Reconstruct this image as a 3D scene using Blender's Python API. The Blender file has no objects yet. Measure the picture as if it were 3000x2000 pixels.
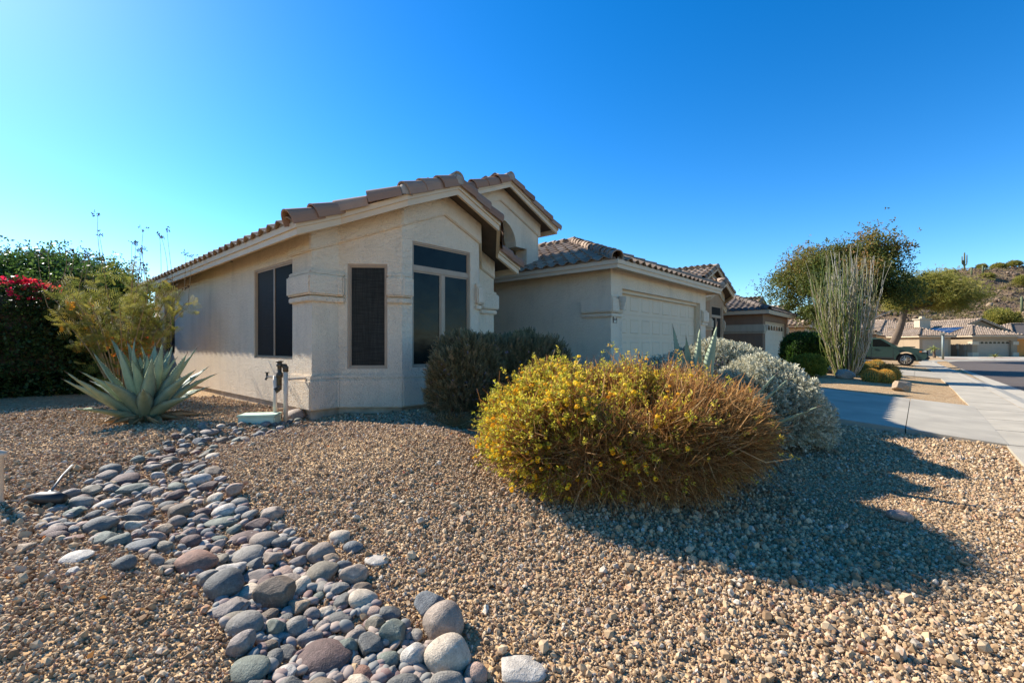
import bpy, bmesh, math, random
import numpy as np
from mathutils import Vector, Matrix, Euler

# ------------------------------------------------------------------ scene, camera, sky, sun
scene = bpy.context.scene
COL = scene.collection
random.seed(7)
RNG = np.random.default_rng(11)
R = math.radians

EYE = 1.40                       # camera height above the road (m); X runs along the street, Y away from it
FWD = np.array([0.7455, 0.6665]); RGT = np.array([0.6665, -0.7455])
cam = bpy.data.cameras.new("camera"); camo = bpy.data.objects.new("camera", cam); COL.objects.link(camo)
cam.sensor_width = 36; cam.lens = 16.0; cam.shift_y = 0.0043; cam.clip_start = 0.05; cam.clip_end = 5000
camo.location = (0, 0, EYE); camo.rotation_euler = (R(90), 0, R(-48.2))
scene.camera = camo

SUN_AZ = R(-10.0); SUN_EL = R(36.0)   # azimuth measured from +Y towards +X
sun_dir = Vector((math.sin(SUN_AZ)*math.cos(SUN_EL), math.cos(SUN_AZ)*math.cos(SUN_EL), math.sin(SUN_EL)))
world = bpy.data.worlds.new("World"); scene.world = world; world.use_nodes = True
wn = world.node_tree; bg = wn.nodes["Background"]
sky = wn.nodes.new("ShaderNodeTexSky"); sky.sky_type = 'NISHITA'; sky.sun_disc = False
sky.sun_elevation = SUN_EL; sky.sun_rotation = SUN_AZ; sky.altitude = 400
sky.air_density = 1.0; sky.dust_density = 0.22; sky.ozone_density = 3.6
hs = wn.nodes.new("ShaderNodeHueSaturation"); hs.inputs["Hue"].default_value = 0.5; hs.inputs["Saturation"].default_value = 1.28
gm = wn.nodes.new("ShaderNodeGamma"); gm.inputs["Gamma"].default_value = 1.17      # deeper blue, as the photograph was developed
sc0 = wn.nodes.new("ShaderNodeVectorMath"); sc0.operation = 'SCALE'; sc0.inputs["Scale"].default_value = 0.12
sc1 = wn.nodes.new("ShaderNodeVectorMath"); sc1.operation = 'SCALE'; sc1.inputs["Scale"].default_value = 8.0
wn.links.new(sky.outputs[0], sc0.inputs[0]); wn.links.new(sc0.outputs[0], gm.inputs["Color"]); wn.links.new(gm.outputs[0], sc1.inputs[0])
wn.links.new(sc1.outputs[0], hs.inputs["Color"]); wn.links.new(hs.outputs[0], bg.inputs[0])
bg.inputs[1].default_value = 0.138
sl = bpy.data.lights.new("sun", 'SUN'); sl.energy = 5.0; sl.angle = R(0.53); sl.color = (1.0, 0.95, 0.87)
slo = bpy.data.objects.new("sun", sl); COL.objects.link(slo); slo.location = (-20, 40, 40)
slo.rotation_euler = sun_dir.to_track_quat('Z', 'Y').to_euler()
scene.view_settings.view_transform = 'Standard'; scene.view_settings.look = 'None'
scene.view_settings.exposure = 1.0; scene.view_settings.gamma = 1.0

# ------------------------------------------------------------------ helpers: site survey
def at(px, Y):                   # a point at depth Y on the bearing of a column of the 3000 px photograph
    X = (px-1500)/1333.0*Y
    p = FWD*Y + RGT*X
    return float(p[0]), float(p[1])

CREEK = [at(890, 6.1), at(760, 5.4), at(600, 4.75), at(500, 4.0), at(420, 3.3), at(560, 2.85), at(700, 2.55), at(900, 2.1), at(1130, 1.75), at(1400, 1.4)]
def creek_d(u, v):
    d = np.full(np.shape(u), 1e9)
    for (x0, y0), (x1, y1) in zip(CREEK[:-1], CREEK[1:]):
        dx, dy = x1-x0, y1-y0
        t = np.clip(((u-x0)*dx+(v-y0)*dy)/(dx*dx+dy*dy), 0, 1)
        d = np.minimum(d, np.hypot(u-x0-t*dx, v-y0-t*dy))
    return d
def T(u, v):                     # height of the ground
    u = np.asarray(u, float); v = np.asarray(v, float)
    s = np.clip((v+0.95)/5.9, 0, 1); s = 0.65*s+0.35*s*s*(3-2*s)
    far = np.clip((u-50)/12, 0, 1)
    z = 0.035+0.385*s*(1-far)
    z = np.where(v < -1.9, -0.04, z)
    z = z+0.24*np.exp(-(((u-2.75)/0.85)**2+((v-3.3)/1.1)**2))
    z = z+0.06*np.exp(-(((u-3.6)/1.3)**2+((v-1.9)/0.9)**2))
    z = z-0.07*np.exp(-(creek_d(u, v)/0.4)**2)
    near = (v > -0.9) & (u < 60)
    z = z+near*0.012*(np.sin(u*3.1+1)*np.sin(v*2.7)+np.sin(u*1.3-v*1.9))
    return z
def ground(px, py):              # where the bearing of a photograph pixel meets the ground
    Y = 1333*1.18/(py-1013.0)
    for _ in range(7):
        u, v = at(px, Y); z = float(T(u, v))
        Y = 0.4*Y+0.6*1333*(EYE-z)/(py-1013.0)
    u, v = at(px, Y)
    return u, v, float(T(u, v)), Y

# ------------------------------------------------------------------ helpers: materials
def new_mat(name):
    m = bpy.data.materials.new(name); m.use_nodes = True
    nt = m.node_tree; b = nt.nodes["Principled BSDF"]
    return m, nt, b
WARM = (1.06, 1.0, 0.86)              # the whole palette leans warm, against the deep blue sky
def ramp(nt, fac, stops):
    stops = [(p, tuple(min(1, x*w) for x, w in zip(c, WARM))) for p, c in stops]
    r = nt.nodes.new("ShaderNodeValToRGB"); e = r.color_ramp.elements
    e[0].position = stops[0][0]; e[0].color = (*stops[0][1], 1)
    e[1].position = stops[-1][0]; e[1].color = (*stops[-1][1], 1)
    for p, c in stops[1:-1]:
        x = e.new(p); x.color = (*c, 1)
    nt.links.new(fac, r.inputs[0]); return r.outputs[0]
def pos(nt):
    return nt.nodes.new("ShaderNodeNewGeometry").outputs["Position"]
def noise(nt, vec, scale, detail=4, rough=0.55, dist=0.0):
    n = nt.nodes.new("ShaderNodeTexNoise"); n.inputs["Scale"].default_value = scale
    n.inputs["Detail"].default_value = detail; n.inputs["Roughness"].default_value = rough; n.inputs["Distortion"].default_value = dist
    nt.links.new(vec, n.inputs["Vector"]); return n.outputs["Fac"]
def bump(nt, b, h, strength, dist):
    n = nt.nodes.new("ShaderNodeBump"); n.inputs["Strength"].default_value = strength; n.inputs["Distance"].default_value = dist
    nt.links.new(h, n.inputs["Height"]); nt.links.new(n.outputs[0], b.inputs["Normal"]); return n
def math_node(nt, op, a, b):
    n = nt.nodes.new("ShaderNodeMath"); n.operation = op
    for i, x in enumerate((a, b)):
        if isinstance(x, (int, float)): n.inputs[i].default_value = x
        else: nt.links.new(x, n.inputs[i])
    return n.outputs[0]
def mul(c, k): return tuple(min(1, x*k) for x in c)

def plain(name, col, rough=0.6, var=0.12, vscale=8, bstr=0.0, bscale=60, bdist=0.004, metal=0.0, spec=None):
    m, nt, b = new_mat(name); p = pos(nt)
    f = noise(nt, p, vscale, 5)
    nt.links.new(ramp(nt, f, [(0.3, mul(col, 1-var)), (0.7, mul(col, 1+var))]), b.inputs["Base Color"])
    b.inputs["Roughness"].default_value = rough; b.inputs["Metallic"].default_value = metal
    if spec is not None: b.inputs["Specular IOR Level"].default_value = spec
    if bstr: bump(nt, b, noise(nt, p, bscale, 4), bstr, bdist)
    return m
def stucco(name, col, s=1.0):
    m, nt, b = new_mat(name); p = pos(nt)
    f = noise(nt, p, 1.1, 6, 0.6); f2 = noise(nt, p, 30, 4)
    ms = nt.nodes.new("ShaderNodeMapping"); ms.inputs["Scale"].default_value = (5, 5, .5); nt.links.new(p, ms.inputs[0]); f3 = noise(nt, ms.outputs[0], 1, 5, .6)
    mix = math_node(nt, 'ADD', math_node(nt, 'ADD', math_node(nt, 'MULTIPLY', f, 0.45), math_node(nt, 'MULTIPLY', f3, 0.35)), math_node(nt, 'MULTIPLY', f2, 0.20))
    nt.links.new(ramp(nt, mix, [(0.34, mul(col, 0.82)), (0.5, col), (0.66, mul(col, 1.07))]), b.inputs["Base Color"])
    b.inputs["Roughness"].default_value = 0.95; b.inputs["Specular IOR Level"].default_value = 0.15
    h1 = noise(nt, p, 26, 3, 0.5, 1.6); h2 = noise(nt, p, 85, 3)
    h = math_node(nt, 'ADD', math_node(nt, 'SMOOTH_MIN', math_node(nt, 'MULTIPLY', h1, 1.5), 0.8), math_node(nt, 'MULTIPLY', h2, 0.45))
    bump(nt, b, h, 1.0*s, 0.032); return m
def obj_random(name, stops, rough=0.8, grain=20, bstr=0.3, bdist=0.004, amt=0.25, spec=0.3):   # one colour per object, with grain
    m, nt, b = new_mat(name)
    oi = nt.nodes.new("ShaderNodeObjectInfo"); p = pos(nt)
    g = noise(nt, p, grain, 5)
    f = math_node(nt, 'ADD', math_node(nt, 'MULTIPLY', oi.outputs["Random"], 1-amt), math_node(nt, 'MULTIPLY', g, amt))
    nt.links.new(ramp(nt, f, stops), b.inputs["Base Color"])
    b.inputs["Roughness"].default_value = rough; b.inputs["Specular IOR Level"].default_value = spec
    if bstr: bump(nt, b, noise(nt, p, grain*4, 4), bstr, bdist)
    return m
def attr_mat(name, stops, rough=0.6, trans=0.0, kind='GEOMETRY', spec=0.3, grain=0):   # colour by the 'rnd' value of each leaf, twig or pebble
    m, nt, b = new_mat(name)
    a = nt.nodes.new("ShaderNodeAttribute"); a.attribute_name = 'rnd'; a.attribute_type = kind
    fac = a.outputs["Fac"]
    if grain:
        fac = math_node(nt, 'ADD', math_node(nt, 'MULTIPLY', fac, 0.82), math_node(nt, 'MULTIPLY', noise(nt, pos(nt), grain, 4), 0.18))
    c = ramp(nt, fac, stops)
    nt.links.new(c, b.inputs["Base Color"]); b.inputs["Roughness"].default_value = rough; b.inputs["Specular IOR Level"].default_value = spec
    if trans:
        t = nt.nodes.new("ShaderNodeBsdfTranslucent"); nt.links.new(c, t.inputs["Color"])
        mx = nt.nodes.new("ShaderNodeMixShader"); mx.inputs[0].default_value = trans
        nt.links.new(b.outputs[0], mx.inputs[1]); nt.links.new(t.outputs[0], mx.inputs[2])
        nt.links.new(mx.outputs[0], nt.nodes["Material Output"].inputs[0])
    return m

M = {}
M['stucco'] = stucco('cream_stucco', (0.76, 0.65, 0.54))
M['stucco_brown'] = stucco('brown_stucco', (0.27, 0.175, 0.125), 0.7)
M['stucco_tan'] = stucco('tan_stucco', (0.40, 0.29, 0.205), 0.7)
M['stucco_pale'] = stucco('pale_stucco', (0.50, 0.43, 0.34), 0.6)
M['stucco_far'] = stucco('beige_stucco', (0.31, 0.24, 0.175), 0.4)
M['stucco_orange'] = stucco('orange_stucco', (0.55, 0.25, 0.08), 0.4)
M['foundation'] = plain('foundation_concrete', (0.40, 0.33, 0.26), 0.95, 0.3, 7, 0.4, 40)
M['fascia'] = plain('fascia_paint', (0.58, 0.475, 0.36), 0.7, 0.06, 3, 0.25, 30)
M['garage'] = plain('garage_paint', (0.62, 0.50, 0.38), 0.6, 0.04, 2, 0.15, 120, 0.002)
M['garage2'] = plain('garage_paint_cream', (0.62, 0.52, 0.42), 0.6, 0.04, 2)
M['garage3'] = plain('garage_paint_taupe', (0.33, 0.27, 0.21), 0.6, 0.04, 2)
M['frame'] = plain('window_frame_tan', (0.36, 0.27, 0.20), 0.5, 0.08, 6)
M['frame_light'] = plain('window_frame_cream', (0.55, 0.48, 0.40), 0.5, 0.08, 6)
M['dark'] = plain('dark_interior', (0.02, 0.02, 0.02), 0.9, 0.1, 4)
M['tile'] = obj_random('concrete_tile', [(0.05, (0.18, 0.125, 0.09)), (0.5, (0.27, 0.195, 0.145)), (0.95, (0.35, 0.27, 0.21))], 0.85, 9, 0.4)
M['tile_red'] = obj_random('rake_tile_clay', [(0.05, (0.19, 0.11, 0.08)), (0.35, (0.29, 0.17, 0.12)), (0.65, (0.25, 0.165, 0.13)), (0.95, (0.37, 0.25, 0.19))], 0.85, 9, 0.4)
M['tile_dark'] = obj_random('dark_tile', [(0.05, (0.07, 0.06, 0.055)), (0.5, (0.11, 0.09, 0.08)), (0.95, (0.17, 0.14, 0.125))], 0.8, 9, 0.3)
M['tile_far'] = attr_mat('tile_field', [(0.0, (0.24, 0.18, 0.14)), (0.5, (0.32, 0.245, 0.195)), (1.0, (0.40, 0.315, 0.26))], 0.85)
M['mortar'] = plain('mortar', (0.30, 0.26, 0.23), 0.95, 0.2, 12, 0.4, 50)
M['deck'] = plain('roof_felt', (0.10, 0.08, 0.07), 0.95, 0.15, 5)
def screen_mat(name, col, streak, rough, spec):
    m, nt, b = new_mat(name); p = pos(nt)
    mp = nt.nodes.new("ShaderNodeMapping"); mp.inputs["Scale"].default_value = (210, 210, 3.5); nt.links.new(p, mp.inputs[0])
    mq = nt.nodes.new("ShaderNodeMapping"); mq.inputs["Scale"].default_value = (4, 4, 230); nt.links.new(p, mq.inputs[0])
    f = math_node(nt, 'ADD', math_node(nt, 'MULTIPLY', noise(nt, mp.outputs[0], 1, 4), 0.5), math_node(nt, 'MULTIPLY', noise(nt, mq.outputs[0], 1, 4), 0.5))
    nt.links.new(ramp(nt, f, [(0.38, mul(col, 1-streak)), (0.52, col), (0.64, mul(col, 1+2.2*streak))]), b.inputs["Base Color"])
    b.inputs["Roughness"].default_value = rough; b.inputs["Specular IOR Level"].default_value = spec
    return m
M['screen'] = screen_mat('solar_screen', (0.013, 0.012, 0.011), 0.25, 0.6, 0.1)
M['screen_linen'] = screen_mat('linen_solar_screen', (0.024, 0.024, 0.022), 0.6, 0.55, 0.12)
M['screen_grey'] = screen_mat('grey_solar_screen', (0.032, 0.029, 0.027), 0.2, 0.6, 0.1)
M['glass'] = plain('dark_window_glass', (0.010, 0.014, 0.013), 0.10, 0.6, 2.4, 0.10, 2.2, 0.05, spec=0.12)
M['sconce'] = plain('sconce_ceramic', (0.42, 0.37, 0.32), 0.8, 0.06, 10)
M['plaque'] = plain('plaque_ceramic', (0.62, 0.56, 0.48), 0.6, 0.05, 12)
M['black'] = plain('black_metal', (0.02, 0.02, 0.02), 0.5, 0.2, 20)
M['spine0'] = plain('dark_brown_trim', (0.12, 0.07, 0.05), 0.6, 0.1, 10)
M['steel'] = plain('weathered_steel', (0.42, 0.42, 0.41), 0.4, 0.15, 20, metal=0.7)
M['pipe_grey'] = plain('dull_grey_metal', (0.16, 0.16, 0.155), 0.5, 0.2, 20)
M['pvc'] = plain('aged_white_pipe', (0.60, 0.50, 0.41), 0.5, 0.12, 9)
M['pipe_dark'] = plain('oxidised_brass', (0.07, 0.055, 0.04), 0.5, 0.5, 30, metal=0.4)
M['valve_green'] = plain('pale_green_plastic', (0.42, 0.55, 0.47), 0.5, 0.12, 8)
M['block'] = plain('concrete_block', (0.26, 0.185, 0.145), 0.95, 0.15, 9, 0.4, 60)
M['concrete'] = plain('concrete', (0.36, 0.325, 0.275), 0.9, 0.16, 1.6, 0.25, 70, 0.003)
M['curb'] = plain('curb_concrete', (0.38, 0.345, 0.295), 0.9, 0.12, 2.2, 0.25, 70, 0.003)
M['asphalt'] = plain('asphalt', (0.085, 0.066, 0.055), 0.9, 0.18, 1.3, 0.5, 120, 0.006)
M['red_gravel'] = plain('red_gravel', (0.30, 0.13, 0.08), 0.95, 0.3, 30, 0.6, 60, 0.02)

# ------------------------------------------------------------------ helpers: meshes and objects
def tag(o, label=None, cat=None, group=None, kind=None):
    if label: o['label'] = label
    if cat: o['category'] = cat
    if group: o['group'] = group
    if kind: o['kind'] = kind
    return o
def thing(name, label, cat, loc=(0, 0, 0), rz=0.0, group=None):
    o = bpy.data.objects.new(name, None); COL.objects.link(o); o.empty_display_size = 0.2
    o.location = loc; o.rotation_euler = (0, 0, rz)
    return tag(o, label, cat, group)
def base_matrix(o): return Matrix.Translation(o.location) @ o.rotation_euler.to_matrix().to_4x4()
def put(o, parent, world_space=False):
    if parent is not None:
        o.parent = parent
        if world_space: o.matrix_parent_inverse = base_matrix(parent).inverted()
    return o

class MB:
    def __init__(s): s.v = []; s.f = []
    def add(s, verts, faces):
        n = len(s.v); s.v += [tuple(map(float, p)) for p in verts]; s.f += [tuple(i+n for i in q) for q in faces]; return s
    def quad(s, a, b, c, d): return s.add([a, b, c, d], [(0, 1, 2, 3)])
    def box(s, x0, x1, y0, y1, z0, z1):
        return s.add([(x, y, z) for z in (z0, z1) for x, y in ((x0, y0), (x1, y0), (x1, y1), (x0, y1))],
                     [(3, 2, 1, 0), (4, 5, 6, 7), (0, 1, 5, 4), (1, 2, 6, 5), (2, 3, 7, 6), (3, 0, 4, 7)])
    def wbox(s, p0, p1, a0, a1, d0, d1, z0, z1):        # box on a wall p0>p1: a along it, d outwards
        p0 = np.array(p0, float); d = np.array(p1, float)-p0; d /= np.linalg.norm(d); n = np.array([d[1], -d[0]])
        q = [p0+d*a+n*k for a, k in ((a0, d1), (a1, d1), (a1, d0), (a0, d0))]
        return s.add([(x, y, z) for z in (z0, z1) for x, y in q],
                     [(3, 2, 1, 0), (4, 5, 6, 7), (0, 1, 5, 4), (1, 2, 6, 5), (2, 3, 7, 6), (3, 0, 4, 7)])
    def prism(s, poly, zb, zt):                          # zb, zt numbers or functions of (x, y)
        fb = zb if callable(zb) else (lambda x, y: zb); ft = zt if callable(zt) else (lambda x, y: zt)
        n = len(poly)
        return s.add([(x, y, fb(x, y)) for x, y in poly]+[(x, y, ft(x, y)) for x, y in poly],
                     [tuple(range(n-1, -1, -1)), tuple(range(n, 2*n))]+[(i, (i+1) % n, n+(i+1) % n, n+i) for i in range(n)])
    def tube(s, pts, rad, n=8, cap=True):
        pts = [Vector(p) for p in pts]; rings = []
        if not hasattr(rad, '__len__'): rad = [rad]*len(pts)
        up = Vector((0.31, 0.17, 0.93))
        for i, p in enumerate(pts):
            d = (pts[min(i+1, len(pts)-1)]-pts[max(i-1, 0)]).normalized()
            a = d.cross(up)
            if a.length < 1e-3: a = d.cross(Vector((1, 0, 0)))
            a.normalize(); b = d.cross(a).normalized()
            rings.append([p+(a*math.cos(2*math.pi*k/n)+b*math.sin(2*math.pi*k/n))*rad[i] for k in range(n)])
        vs = [q for r in rings for q in r]; fs = []
        for i in range(len(pts)-1):
            for k in range(n):
                k2 = (k+1) % n; fs.append((i*n+k, (i+1)*n+k, (i+1)*n+k2, i*n+k2))
        if cap: fs += [tuple(range(n)), tuple(range(len(vs)-1, len(vs)-n-1, -1))]
        return s.add(vs, fs)
    def lathe(s, c, prof, n=16, a0=0.0, a1=2*math.pi):   # prof: (radius, z) from the bottom up
        full = abs(a1-a0-2*math.pi) < 1e-6; m = n if full else n+1
        vs = [(c[0]+r*math.cos(a0+(a1-a0)*k/n), c[1]+r*math.sin(a0+(a1-a0)*k/n), c[2]+z) for r, z in prof for k in range(m)]
        fs = []
        for i in range(len(prof)-1):
            for k in range(n):
                k2 = (k+1) % m; fs.append((i*m+k, i*m+k2, (i+1)*m+k2, (i+1)*m+k))
        return s.add(vs, fs)
    def mesh(s, name, bev=0.0, smooth=False, segs=2):
        me = bpy.data.meshes.new(name); me.from_pydata(s.v, [], s.f); me.update()
        if bev:
            bm = bmesh.new(); bm.from_mesh(me); bmesh.ops.remove_doubles(bm, verts=bm.verts, dist=1e-5)
            es = [e for e in bm.edges if len(e.link_faces) == 2 and e.calc_face_angle(0) > 0.35]
            bmesh.ops.bevel(bm, geom=es, offset=bev, segments=segs, affect='EDGES', clamp_overlap=True)
            bm.to_mesh(me); bm.free()
        if smooth: me.polygons.foreach_set('use_smooth', [True]*len(me.polygons))
        return me
    def build(s, name, mat, parent=None, ws=False, bev=0.0, smooth=False, segs=2):
        o = bpy.data.objects.new(name, s.mesh(name, bev, smooth, segs)); COL.objects.link(o); o.data.materials.append(mat)
        return put(o, parent, ws)

def link_copy(mesh, name, matrix, parent=None, parent_m=None):
    o = bpy.data.objects.new(name, mesh); COL.objects.link(o)
    if parent is not None: o.parent = parent
    o.matrix_basis = matrix if parent_m is None else parent_m @ matrix
    return o

def np_mesh(name, V, F, rnd=None, smooth=False):          # V (n,3), F (m,k): one mesh, fast
    me = bpy.data.meshes.new(name); k = F.shape[1]
    me.vertices.add(len(V)); me.vertices.foreach_set('co', np.ascontiguousarray(V, np.float32).ravel())
    me.loops.add(F.size); me.loops.foreach_set('vertex_index', np.ascontiguousarray(F, np.int32).ravel())
    me.polygons.add(len(F)); me.polygons.foreach_set('loop_start', np.arange(0, F.size, k, dtype=np.int32))
    if smooth: me.polygons.foreach_set('use_smooth', np.ones(len(F), bool))
    if rnd is not None:
        a = me.attributes.new('rnd', 'FLOAT', 'POINT'); a.data.foreach_set('value', np.ascontiguousarray(rnd, np.float32))
    me.update(); me.validate(); return me
def frames(D, spin=None):                                 # rotation matrices whose third column is D
    D = D/np.linalg.norm(D, axis=1, keepdims=True); n = len(D)
    r = RNG.normal(size=(n, 3)) if spin is None else np.broadcast_to(np.asarray(spin, float), (n, 3))
    x = np.cross(r, D); x /= np.linalg.norm(x, axis=1, keepdims=True)+1e-9
    y = np.cross(D, x); return np.stack([x, y, D], axis=2)
def scatter(name, tmpl, P, Rm, S, mat, parent=None, rnd=None, ws=False, smooth=False):
    tv, tf = np.array(tmpl[0], float), np.array(tmpl[1], int)
    n = len(P); S = np.broadcast_to(np.asarray(S, float), (n,)) if np.ndim(S) <= 1 else S
    sv = tv[None]*(S[:, None, None] if S.ndim == 1 else S[:, None, :])
    V = np.einsum('nij,nkj->nki', Rm, sv)+P[:, None]
    F = tf[None]+(np.arange(n)*len(tv))[:, None, None]
    rnd = RNG.random(n) if rnd is None else rnd
    me = np_mesh(name, V.reshape(-1, 3), F.reshape(-1, tf.shape[1]), np.repeat(rnd, len(tv)), smooth)
    o = bpy.data.objects.new(name, me); COL.objects.link(o); o.data.materials.append(mat)
    return put(o, parent, ws)
def leaf_t(w=0.5, fold=0.12): return ([(0, 0, 0), (w/2, fold, 0.45), (0, 0, 1), (-w/2, fold, 0.45)], [(0, 1, 2, 3)])
def join_t(ts):
    v = []; f = []
    for tv, tf in ts:
        n = len(v); v += [tuple(p) for p in tv]; f += [tuple(i+n for i in q) for q in tf]
    return v, f
def place_t(t, d, p, s, spin=0.0):                        # template turned so +Z points along d, at p
    q = Vector(d).normalized().to_track_quat('Z', 'Y') @ Euler((0, 0, spin)).to_quaternion()
    return [tuple(q @ (Vector(a)*s)+Vector(p)) for a in t[0]], t[1]
def sprig_t(k, w, ang, ll, rnd, stem=0.0):                # a shoot: k leaves up a stem of length one
    ts = []
    for i in range(k):
        h = 0.08+0.85*i/max(1, k-1); a = i*2.4+rnd.random(); t = ang*(1-0.45*h)
        d = (math.sin(t)*math.cos(a), math.sin(t)*math.sin(a), math.cos(t))
        ts.append(place_t(leaf_t(w), d, (0, 0, h*0.9), ll*(0.8+0.4*rnd.random()), rnd.random()*3))
    if stem: ts.append(([(-stem, 0, 0), (stem, 0, 0), (stem*0.5, 0, 1), (-stem*0.5, 0, 1)], [(0, 1, 2, 3)]))
    return join_t(ts)
def twig_t(bend=0.15, r=0.02):                            # a thin bent three-sided twig of length one
    v = []; f = []
    for i, (h, rr, b) in enumerate(((0, 1, 0), (0.5, 0.8, bend), (1, 0.3, bend*0.4))):
        v += [(b+r*rr*math.cos(a), r*rr*math.sin(a), h) for a in (0, 2.1, 4.2)]
    for i in range(2):
        for k in range(3): f.append((i*3+k, i*3+(k+1) % 3, i*3+3+(k+1) % 3, i*3+3+k))
    return v, f
def lumps(D, seed, k=5.0, n=9):                           # smooth uneven field over directions
    g = np.random.default_rng(seed); out = np.zeros(len(D))
    for i in range(n):
        w = g.normal(size=3); w *= k*(0.5+g.random())/np.linalg.norm(w); out += np.cos(D@w+g.random()*6.28)
    return out/n
def dirs(n, zmin=-0.2):
    z = RNG.uniform(zmin, 1, n); a = RNG.uniform(0, 2*math.pi, n); r = np.sqrt(1-z*z)
    return np.stack([r*np.cos(a), r*np.sin(a), z], 1)
def bush_pts(n, c, rad, seed, box=2.6, amp=0.13, zmin=-0.35, depth=0.3, k=5.0, yaw=0.0):
    D = dirs(n, zmin)
    e = (np.abs(D)**box).sum(1)**(-1/box)                 # squarish dome
    r = e*(1+amp*lumps(D, seed, k)*2.2)
    t = 1-depth*RNG.random(n)**2
    L = D*r[:, None]*t[:, None]*np.array(rad)
    N = D/np.array(rad); N /= np.linalg.norm(N, axis=1, keepdims=True)
    ca, sa = math.cos(yaw), math.sin(yaw); Rz = np.array([[ca, -sa, 0], [sa, ca, 0], [0, 0, 1]])
    return L@Rz.T+np.array(c), N@Rz.T, D, t
def core(name, c, rad, seed, mat, parent, box=2.6, amp=0.13, k=5.0, yaw=0.0, s=0.72, zmin=-0.5):   # solid blob added inside a shrub to block light, standing for its stems
    bm = bmesh.new(); bmesh.ops.create_icosphere(bm, subdivisions=4, radius=1)
    D = np.array([v.co for v in bm.verts]); e = (np.abs(D)**box).sum(1)**(-1/box)
    L = D*(e*(1+amp*lumps(D, seed, k)*2.2)*s)[:, None]*np.array(rad)
    L[:, 2] = np.maximum(L[:, 2], -0.45*rad[2]/0.9)
    ca, sa = math.cos(yaw), math.sin(yaw); Rz = np.array([[ca, -sa, 0], [sa, ca, 0], [0, 0, 1]])
    L = L@Rz.T+np.array(c)
    for v, p in zip(bm.verts, L): v.co = p
    me = bpy.data.meshes.new(name); bm.to_mesh(me); bm.free()
    o = bpy.data.objects.new(name, me); COL.objects.link(o); me.materials.append(mat); return put(o, parent, True)
YAW = R(-48.2)                                            # camera heading: turns (right, forward) into (X, Y)

# ------------------------------------------------------------------ the ground
def grid_axis(lo, hi, step, reach):
    a = list(np.arange(lo, hi+1e-6, step)); s = step; x = hi
    while x < reach: s *= 1.35; x += s; a.append(x)
    s = step; x = lo; b = []
    while x > -reach: s *= 1.35; x -= s; b.append(x)
    return np.array(b[::-1]+a)
gu = grid_axis(-3.0, 10.0, 0.09, 3000); gv = grid_axis(-2.2, 9.0, 0.09, 3000)
GU, GV = np.meshgrid(gu, gv, indexing='ij')
gz = T(GU, GV); nu, nv = GU.shape
idx = np.arange(nu*nv).reshape(nu, nv)
gf = np.stack([idx[:-1, :-1], idx[1:, :-1], idx[1:, 1:], idx[:-1, 1:]], -1).reshape(-1, 4)
m, nt, b = new_mat('decomposed_granite')
p = pos(nt); f = noise(nt, p, 0.7, 6); v1 = nt.nodes.new("ShaderNodeTexVoronoi"); v1.inputs["Scale"].default_value = 38; nt.links.new(p, v1.inputs["Vector"])
cell = ramp(nt, v1.outputs["Color"], [(0.1, (0.26, 0.17, 0.10)), (0.4, (0.43, 0.30, 0.19)), (0.65, (0.55, 0.41, 0.275)), (0.9, (0.55, 0.46, 0.36))])
mx = nt.nodes.new("ShaderNodeMixRGB"); mx.blend_type = 'MULTIPLY'; mx.inputs[0].default_value = 0.6; nt.links.new(cell, mx.inputs[1])
nt.links.new(ramp(nt, f, [(0.3, (0.62, 0.57, 0.52)), (0.7, (.9, .9, .88))]), mx.inputs[2]); nt.links.new(mx.outputs[0], b.inputs["Base Color"])  # ground colour toned down all over to stand for shade between the pebbles
b.inputs["Roughness"].default_value = 0.95; b.inputs["Specular IOR Level"].default_value = 0.1
bump(nt, b, v1.outputs["Distance"], 1.0, 0.02).invert = True
M['granite'] = m
me = np_mesh('ground', np.stack([GU.ravel(), GV.ravel(), gz.ravel()], 1), gf, smooth=True)
go = bpy.data.objects.new('ground', me); COL.objects.link(go); me.materials.append(M['granite']); tag(go, kind='structure')

def offset_path(path, off):
    P = [np.array(p, float) for p in path]; out = []
    for i, p in enumerate(P):
        ns = []
        for a, c in ((i-1, i), (i, i+1)):
            if 0 <= a and c < len(P):
                d = P[c]-P[a]; d /= np.linalg.norm(d); ns.append(np.array([d[1], -d[0]]))
        if len(ns) == 1: out.append(p+ns[0]*off)
        else: out.append(p+off*(ns[0]+ns[1])/(1+ns[0]@ns[1]))
    return out

CURB = [(-14, -2.15), (0, -2.15), (12, -2.12), (22, -2.0), (32, -1.75), (42, -1.4), (49, -1.2), (54, -1.3), (58, -2.2), (61.5, -4.4), (66, -9.4), (76, -21), (95, -43)]
far_edge = [(95, -60), (40, -60), (24, -10.5), (-14, -10.5)]
MB().add([(x, y, 0.0) for x, y in CURB+far_edge], [tuple(range(len(CURB)+len(far_edge)))]).build('road', M['asphalt'])
tag(bpy.data.objects['road'], kind='structure')
mb = MB()
for (d0, z0, d1, z1) in ((0.0, 0.004, -0.10, 0.03), (-0.10, 0.03, -0.28, 0.075), (-0.28, 0.075, -0.46, 0.07)):
    a = offset_path(CURB, d0); c = offset_path(CURB, d1)
    for i in range(len(a)-1):
        mb.quad((*a[i], z0), (*a[i+1], z0), (*c[i+1], z1), (*c[i], z1))
g = offset_path(CURB, 0.40); a = offset_path(CURB, 0.0)
for i in range(len(a)-1): mb.quad((*g[i], 0.006), (*g[i+1], 0.006), (*a[i+1], 0.004), (*a[i], 0.004))
tag(mb.build('curb', M['curb'], smooth=True), kind='structure')

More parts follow.
